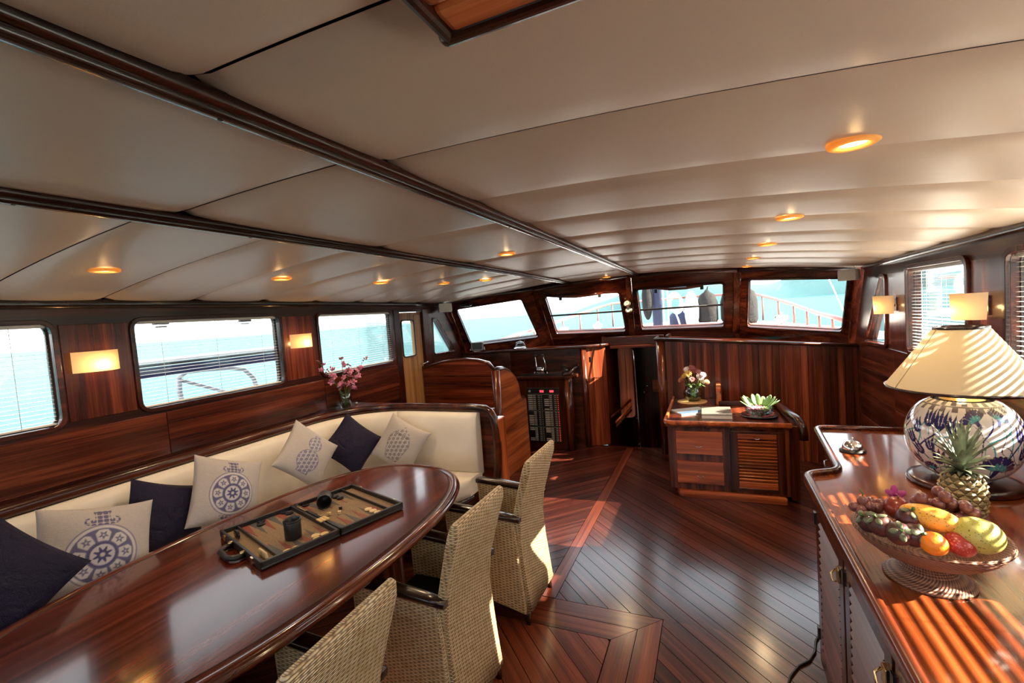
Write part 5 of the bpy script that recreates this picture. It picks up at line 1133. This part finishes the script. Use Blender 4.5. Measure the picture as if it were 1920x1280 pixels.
o = fruit('orange', 'small bright orange tangerine at the front of the bowl', 'orange', FZ(1751, 1019, 1.060), 0.0300, fmat('orange_peel', [(0.3, (0.85, 0.20, 0.01)), (0.7, (0.90, 0.28, 0.02))], 5, 0.42, None, 0.3), (0.3, 0.2, 0), lambda p: Vector((p.x, p.y, p.z*0.93)))
MB().lathe([(0.001, 0.0278), (0.003, 0.0282), (0.0035, 0.0272)], 8).build('stem_scar', M['stem'], o)
o = fruit('red_apple', 'small speckled red apple beside the tangerine', 'apple', FZ(1800, 1021, 1.060), (0.033, 0.030, 0.028), fmat('red_apple_skin', [(0.3, (0.30, 0.018, 0.02)), (0.7, (0.48, 0.05, 0.04))], 18, 0.3, (0.6, 0.3, 0.15)), (0.3, 0.4, 0), dimple); MB().tube([(0, 0, 0.018), (0.003, 0, 0.032)], 0.0018, 5).build('stem', M['black_wood'], o)
o = fruit('green_pear', 'large round green pear at the right of the bowl', 'pear', FZ(1833, 1003, 1.080), (0.051, 0.050, 0.044), fmat('pear_skin', [(0.3, (0.34, 0.34, 0.06)), (0.7, (0.50, 0.46, 0.12))], 6, 0.4, (0.10, 0.09, 0.02)), (-0.12, 0.10, 0), dimple, 32, 22); MB().tube([(0, 0, 0.028), (0.002, 0, 0.038)], 0.003, 6).build('stem', M['black_wood'], o)
o = fruit('peach', 'dark red plum behind the mango', 'plum', FZ(1682, 952, 1.085), 0.032, fmat('plum_skin', [(0.3, (0.10, 0.012, 0.012)), (0.7, (0.42, 0.06, 0.025))], 14, 0.3), (0.2, 0, 0)); o.name = 'plum'; MB().tube([(0, 0, 0.030), (0.002, 0, 0.040)], 0.0016, 5).build('stem', M['stem'], o)
ms = fmat('mangosteen_rind', [(0.3, (0.035, 0.010, 0.012)), (0.7, (0.12, 0.03, 0.03))], 12, 0.45); M['calyx'] = petal_mat('mangosteen_calyx', (0.045, 0.06, 0.03), (0.13, 0.15, 0.075))
cal = MB().sphere((0.012, 0, 0), (0.012, 0.008, 0.0025), 8, 4).mesh('calyx_leaf')
for q, z, rt, lab in (((1652, 985), 1.070, (0.2, -0.5, 0), 'dark mangosteen at the left rim of the bowl'), ((1686, 1000), 1.068, (0.9, -0.1, 0), 'dark mangosteen with green calyx facing front'), ((1713, 1003), 1.066, (1.0, 0.3, 0.3), 'dark mangosteen next to the tangerine'), ((1704, 972), 1.088, (0.3, 0.2, 0), 'dark mangosteen below the mango tip'), ((1630, 978), 1.058, (0.4, -0.7, 0), 'dark mangosteen furthest left in the bowl')):
    o = fruit('mangosteen', lab, 'mangosteen', FZ(*q, z), 0.0295, ms, rt); o['group'] = 'mangosteens in the fruit bowl'
    for k in range(4): put('calyx_leaf', cal, M['calyx'], o, (0.004*math.cos(k*PI/2), 0.004*math.sin(k*PI/2), 0.0285), rot=(0, 0.25, k*PI/2))
    MB().tube([(0, 0, 0.027), (0, 0, 0.039)], 0.004, 6).build('stem', M['stem'], o)
gm = fmat('grape_skin', [(0.3, (0.10, 0.025, 0.03)), (0.7, (0.30, 0.11, 0.09))], 16, 0.28); gme = MB().sphere((0, 0, 0), (0.0150, 0.0150, 0.0168), 14, 9).mesh('grape')
def bunch(label, p, pts):
    o = thing('grape_bunch', label, 'grapes', p); r2 = random.Random(4)
    for q in pts: put('grape', gme, gm, o, q, rot=(r2.uniform(0, 3), r2.uniform(0, 3), 0))
    MB().tube([pts[0], Vector(pts[0])+Vector((0.0, 0.0, 0.024)), Vector(pts[0])+Vector((-0.006, 0.004, 0.036))], 0.0022, 6).build('stalk', M['stem'], o); MB().tube([pts[0], pts[len(pts)//2], pts[-1]], 0.002, 5).build('stem', M['stem'], o); return o
gp = FZ(1766, 958, 1.095); r2 = random.Random(8); pts = []
while len(pts) < 24:
    q = Vector((r2.uniform(-0.062, 0.058), r2.uniform(-0.03, 0.035), r2.uniform(-0.015, 0.058)))
    q.z -= abs(q.x)*0.4
    if all((q-p).length > 0.021 for p in pts): pts.append(q)
bunch('large bunch of red grapes behind the mango', gp, pts)
gp = FZ(1618, 950, 1.075); bunch('small bunch of red grapes hanging over the left rim', gp, [Vector(q) for q in ((0.0, 0.0, 0.018), (-0.022, -0.004, 0.0), (-0.008, -0.012, -0.004), (0.016, -0.01, 0.006), (0.034, -0.004, 0.002), (0.024, 0.014, 0.012), (0.046, 0.008, 0.010), (0.006, 0.018, 0.004))])
pf = thing('orchid_bloom', 'single purple orchid bloom resting on the plum', 'orchid', FZ(1678, 928, 1.105)); pf.rotation_euler = (0.9, -0.2, 0.3); put('petals', bm0, petal_mat('purple_petal', (0.20, 0.008, 0.09), (0.36, 0.02, 0.18)), pf).scale = (1.15, 1.15, 1.15); MB().sphere((0, 0, 0.004), 0.004, 8, 5).build('lip', M['orchid'], pf)
# pineapple
pc = Vector((0.775, 2.045, TOP)); pa = thing('pineapple', 'upright pineapple with grey-green crown behind the fruit bowl', 'pineapple', pc)
M['pine'] = fmat('pineapple_rind', [(0.3, (0.05, 0.04, 0.015)), (0.7, (0.12, 0.09, 0.035))], 50, 0.55, None, 0.4); M['pine_eye'] = fmat('pineapple_eye', [(0.35, (0.16, 0.14, 0.06)), (0.65, (0.50, 0.36, 0.15))], 120, 0.5); M['crown'] = fmat('pineapple_leaf', [(0.3, (0.10, 0.13, 0.08)), (0.7, (0.24, 0.28, 0.19))], 30, 0.45)
pz = lambda t: 0.062*max(0.0, 1-(abs(t-0.48)/0.56)**3.0)**0.45
MB().lathe([(max(pz(t), 0.012), 0.165*t) for t in np.linspace(0, 1, 18)], 30, caps=True).build('body', M['pine'], pa)
ey = MB()
for i in range(10):
    for j in range(12):
        t = 0.06+0.88*i/9; a = 2*PI*(j+0.5*(i % 2))/12; r = pz(t)
        if r < 0.02: continue
        n = Vector((math.cos(a), math.sin(a), 0)); u = Vector((-math.sin(a), math.cos(a), 0)); w_ = r*2*PI/12*0.50; h_ = 0.0135; c = n*(r-0.001)+Vector((0, 0, 0.165*t)); tipp = c+n*0.0085+Vector((0, 0, 0.002))
        q = [c-u*w_, c-Vector((0, 0, h_)), c+u*w_, c+Vector((0, 0, h_))]; ey._add([*q, tipp], [(0, 1, 4), (1, 2, 4), (2, 3, 4), (3, 0, 4)])
o = ey.build('eyes', M['pine_eye'], pa); o['kind'] = 'stuff'
def leaf_mesh(L, w, bend):
    P = []
    for i in range(9):
        t = i/8; x = L*t*math.cos(bend*t*0.6); z = L*t*math.sin(0.2)-L*bend*0.45*t*t; ww = w*(1-t)**0.7*(0.6+0.8*t if t < 0.3 else 1.0-0.0*t)
        P.append([(x, -ww, z+ww*0.35), (x, 0, z), (x, ww, z+ww*0.35)])
    m = MB().grid(P); m.grid([[(a, b, c-0.0012) for a, b, c in r] for r in P], flip=True); return m.mesh('leaf')
lms = [leaf_mesh(0.065, 0.014, 0.8), leaf_mesh(0.095, 0.0155, 0.55), leaf_mesh(0.135, 0.016, 0.38), leaf_mesh(0.155, 0.014, 0.15)]
r3 = random.Random(2)
for k in range(54):
    lay = k/54; m_ = lms[min(3, int(lay*4))]; el = 0.05+1.25*lay; put('leaf', m_, M['crown'], pa, (0.010*math.cos(k*2.4)*(1-lay), 0.010*math.sin(k*2.4)*(1-lay), 0.162+0.035*lay), rot=(0, -el+r3.uniform(-.12, .12), k*2.39996))
# power cord on the floor
cpts = [onz(*q, 0.006) for q in ((1476, 1290), (1482, 1268), (1498, 1248), (1518, 1238), (1528, 1222), (1530, 1200))]; cpts.append(Vector((0.44, 2.62, 0.006)))
o = MB().tube(cpts, 0.0055, 8).build('power_cord', M['black']); tag(o, 'dark power cord curling on the floor by the sideboard', 'cord')
# ================================================================== OUTSIDE
def sea_mat():
    t = NT('turquoise_sea'); v = t.obj()
    n = t.noise(t.obj((0.05, 0.12, 1)), 1.0, 4, 0.6)
    t.set(color=t.ramp(n, [(0.3, (0.004, 0.056, 0.066)), (0.7, (0.009, 0.070, 0.080))]), rough=0.4, spec=0.04); t.bump(t.noise(t.obj((0.5, 1.2, 1)), 1.4, 4, 0.6), 0.5, 0.3); return t.m
sea = MB(); sea.grid([[(x, y, 0) for y in (-1500, -100, -10, 10, 100, 1500)] for x in (-1500, -100, -10, 10, 100, 1500)]); o = sea.build('sea', sea_mat(), None, (0, 0, -1.1)); tag(o, 'bright turquoise sea around the boat', 'sea', kind='structure')
hm = fabric('hazy_forest_hill', (0.030, 0.080, 0.092), (0.042, 0.095, 0.108), 1.0, 0, 0.02); hm2 = fabric('far_pale_hill', (0.085, 0.14, 0.15), (0.095, 0.15, 0.16), 1.0, 0, 0.02)  # distance haze is painted into both hill base colours
def hill(label, c, L, W_, H, rz, mat, seed):
    r = random.Random(seed); ph = [r.uniform(0, 6) for _ in range(6)]; P = []
    for i in range(41):
        u = -1+2*i/40; row = []
        for j in range(13):
            v = -1+2*j/12; e = max(0, 1-u*u)**0.6; hgt = H*e*(0.62+0.22*math.sin(3*u+ph[0])+0.12*math.sin(7*u+ph[1])+0.05*math.sin(17*u+ph[2]))*max(0, 1-v*v)**0.8
            row.append((u*L/2, v*W_/2+8*math.sin(5*u+ph[3]), hgt-1.5))
        P.append(row)
    o = MB().grid(P).build('hill', mat, None, c, rot=(0, 0, rz)); tag(o, label, 'hill')
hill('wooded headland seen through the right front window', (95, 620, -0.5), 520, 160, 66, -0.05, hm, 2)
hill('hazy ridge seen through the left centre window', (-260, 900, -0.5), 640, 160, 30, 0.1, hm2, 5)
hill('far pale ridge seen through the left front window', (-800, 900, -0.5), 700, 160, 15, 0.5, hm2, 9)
hill('dark headland seen through the starboard window', (520, 420, -0.5), 500, 150, 62, -1.0, fabric('dark_forest_hill', (0.010, 0.020, 0.028), (0.016, 0.028, 0.036), 1.0, 0, 0.02), 4)
M['deck'] = plain('white_deck', (0.62, 0.60, 0.60), 0.6); M['rust'] = plain('varnished_rail', (0.20, 0.06, 0.045), 0.4); M['canvas'] = plain('navy_canvas', (0.010, 0.016, 0.05), 0.8); M['white_rope'] = plain('white_rope', (0.62, 0.60, 0.56), 0.8); M['fender'] = fabric('black_fender_cover', (0.004, 0.004, 0.005), (0.012, 0.012, 0.014)); M['yellow'] = plain('yellow_bag', (0.65, 0.48, 0.10), 0.6)
dkp = [(-3.75, -3), (2.05, -3), (2.05, 6.2), (1.75, 8.5), (1.2, 11), (0.2, 13.5), (-0.85, 15), (-1.9, 13.5), (-2.9, 11), (-3.45, 8.5), (-3.75, 6.2)]
fd_ = MB().prism([p for p in dkp if p[1] > 6.5]+[(-3.7, 6.85), (1.98, 6.85)] if False else [(1.98, 6.85), (1.75, 8.5), (1.2, 11), (0.2, 13.5), (-0.85, 15), (-1.9, 13.5), (-2.9, 11), (-3.45, 8.5), (-3.68, 6.85)], 1.10, 1.18).build('foredeck', M['deck']); tag(fd_, 'white foredeck outside the windscreen', 'deck', kind='structure')
hb = thing('deck_hatch', 'low white deck hatch outside the right centre window', 'hatch', (0.02, 7.6, 1.18)); B((-0.45, -0.5, 0), (0.45, 0.5, 0.14)).build('coaming', M['deck'], hb, bevel=0.02); B((-0.40, -0.45, 0.14), (0.40, 0.45, 0.19)).build('lid', M['white'], hb, bevel=0.02); B((-0.46, -0.506, 0.01), (0.46, -0.50, 0.05)).build('blue_stripe', M['canvas'], hb)
RY = [(1405, 549, 13.0), (1429, 554, 12.0), (1459, 562, 10.9), (1488, 571, 9.9), (1513, 580, 9.1), (1536, 588, 8.4), (1561, 594, 7.7), (1600, 606, 7.0)]
for sgn, lab in ((1, 'curved red deck railing on the starboard bow'), (-1, 'curved red deck railing on the port bow')):
    rl = thing('deck_railing', lab, 'railing', (-0.85, 10, 1.18), group='bow railings'); pts = []
    for px_, py_, Y in RY: p = ony(px_, py_, Y); pts.append(Vector(((p.x if sgn > 0 else -1.7-p.x)+0.85, p.y-10, p.z-1.18)))
    pts = [Vector((sgn*0.06, 4.6, pts[0].z+0.03)), Vector((pts[0].x*0.55, 4.1, pts[0].z+0.02))]+pts; MB().tube(pts, 0.032, 8).build('top_rail', M['rust'], rl)
    for p in pts[2:]: MB().tube([(p.x, p.y, 0.0), (p.x, p.y, p.z)], 0.02, 6).build('stanchion', M['rust'], rl)
mt = thing('mast', 'dark blue mast with black rope bundle on the foredeck', 'mast', (-0.92, 8.3, 1.18)); MB().tube([(0.05, 0, 0), (0.05, 0, 7)], 0.085, 16).build('spar', M['canvas'], mt); MB().sphere((-0.10, -0.1, 0.62), (0.09, 0.07, 0.34), 14, 10).build('rope_bundle', M['fender'], mt); MB().tube([(0.17, -0.1, 0.0), (0.17, -0.1, 2.0)], 0.012, 6).build('halyard', M['white_rope'], mt); MB().tube([(0.24, -0.1, 0.0), (0.23, -0.1, 2.0)], 0.012, 6).build('halyard', M['white_rope'], mt)
rc = thing('rope_coil', 'coil of white rope hanging beside the mast', 'rope', (-0.58, 8.2, 1.75))
for k in range(4): MB().tube([(0.012*k+0.10*math.cos(a), 0.02*k, -0.02*k+0.15*math.sin(a)) for a in np.linspace(0, 2*PI, 20)], 0.016, 6).build('loop', M['white_rope'], rc)
MB().tube([(0, -0.02, -0.14), (0.05, -0.03, -0.30), (0.12, -0.05, -0.57)], 0.014, 6).build('tail', M['white_rope'], rc)
for x, y, lab in ((-0.07, 8.9, 'black covered fender left of the pair on the foredeck'), (0.31, 9.0, 'black covered fender right of the pair on the foredeck'), (0.50, 8.2, 'black covered fender partly behind the window pillar')):
    f = thing('fender', lab, 'fender', (x, y, 1.18), group='black fenders on the foredeck'); MB().lathe([(0.14, 0.12), (0.17, 0.2), (0.17, 0.5), (0.13, 0.64), (0.05, 0.70), (0.02, 0.74)], 20, caps=True).build('body', M['fender'], f); MB().lathe([(0.18, 0.02), (0.18, 0.14)], 20, caps=True).build('holder', M['rust'], f); MB().tube([(0, 0, 0.72), (0.02, 0, 0.80)], 0.012, 6).build('eyelet', M['fender'], f)
for k, (x, c, lab) in enumerate(((-0.33, 'deck', 'white bundled sail bag on the foredeck'), (-0.50, 'canvas', 'navy canvas cover at the foot of the mast'))):
    f = thing('sail_bag', lab, 'bag', (x, 8.7+0.3*k, 1.18)); MB().sphere((0, 0, 0.22 if c == 'canvas' else 0.38), (0.26, 0.2, 0.20) if c == 'canvas' else (0.12, 0.10, 0.36), 16, 10).build('bag', M[c], f); MB().tube([(0.1, -0.12, 0.1), (0.0, -0.14, 0.5)], 0.01, 6).build('strap', M['white_rope'], f)
o = MB().sphere((0, 0, 0.05), (0.10, 0.08, 0.06), 12, 8).build('dry_bag', M['yellow'], None, (-0.42, 7.9, 1.18)); tag(o, 'small yellow bag on the foredeck', 'bag')
for x, y, lab in ((-2.55, 8.2, 'chrome deck winch on the port bow'), (0.95, 7.9, 'chrome deck winch on the starboard bow'), (-2.1, 9.0, 'white windlass drum left of centre on the foredeck')):
    w = thing('deck_winch', lab, 'winch', (x, y, 1.18)); MB().lathe([(0.10, 0), (0.10, 0.05), (0.07, 0.08), (0.065, 0.16), (0.09, 0.19), (0.09, 0.23), (0.03, 0.25)], 20, caps=True).build('drum', M['chrome'] if 'chrome' in lab else M['white'], w); MB().tube([(0, 0, 0.25), (0, 0, 0.29)], 0.02, 8).build('cap', M['grey'], w)
for pts, lab in ((((-3.45, 5.05, 0.95), (-3.15, 4.85, 5.0)), 'thin steel shroud outside the left front window'), (((-2.75, 7.3, 1.18), (-2.3, 7.0, 5.0)), 'thin steel stay at the right of the left front window'), (((2.0, 7.4, 1.18), (0.6, 8.6, 5.0)), 'thin steel stay outside the right front window'), (((2.2, 8.0, 0.95), (1.0, 6.95, 5.0)), 'thin steel stay outside the starboard quarter window')):
    if pts[0][0] == 2.2: pts = ((2.2, 6.6, 0.95), (1.6, 6.2, 5.0))
    if pts[0][0] == 2.0: pts = ((1.75, 7.6, 1.18), (0.6, 8.4, 5.0))
    pts = [Vector(q) for q in pts]
    o = MB().tube([pts[0], pts[1]], 0.008, 6).build('rigging_wire', M['slat']); tag(o, lab, 'wire', 'rigging wires')
# side decks
for xa, xb, nm, lab in ((-4.0, XL-0.075, 'side_deck', 'white port side deck below the windows'), (XR+0.075, 2.5, 'side_deck', 'white starboard side deck below the windows')):
    o = B((xa, -3.0, 0.87), (xb, 6.84, 0.95)).build(nm, M['deck']); tag(o, lab, 'deck', kind='structure')
sr = thing('side_rail', 'port side rail with navy canvas strip outside the middle window', 'rail', (-3.75, 2.4, 1.1)); MB().tube([(0, -0.75, 0.475), (0, 0.9, 0.475)], 0.016, 8).build('rail', M['white'], sr); MB().tube([(0, -0.75, 0.445), (0, 0.9, 0.445)], 0.012, 8).build('wire', M['black'], sr); B((-0.01, -0.75, 0.36), (0.01, 0.9, 0.43)).build('canvas_strip', M['canvas'], sr)
for y in (-0.75, 0.9): MB().tube([(0, y, -0.15), (0, y, 0.475)], 0.016, 8).build('stanchion', M['chrome'], sr)
hl = thing('boarding_hoop', 'curved dark boarding hoop outside the middle port window', 'hoop', (-3.9, 2.5, 0.6)); L_ = [onx(*q, -3.9)-Vector((-3.9, 2.5, 0.6)) for q in ((345, 775), (337, 735), (335, 708), (350, 696), (385, 692), (430, 689), (457, 692), (475, 708), (485, 735), (490, 765))]; MB().tube([(L_[0].x, L_[0].y, -1.2)]+L_+[(L_[-1].x, L_[-1].y, -1.2)], 0.02, 8).build('hoop', M['grey'], hl); MB().tube([onx(337, 712, -3.9)-Vector((-3.9, 2.5, 0.6)), onx(425, 735, -3.9)-Vector((-3.9, 2.5, 0.6))], 0.014, 8).build('brace', M['grey'], hl)
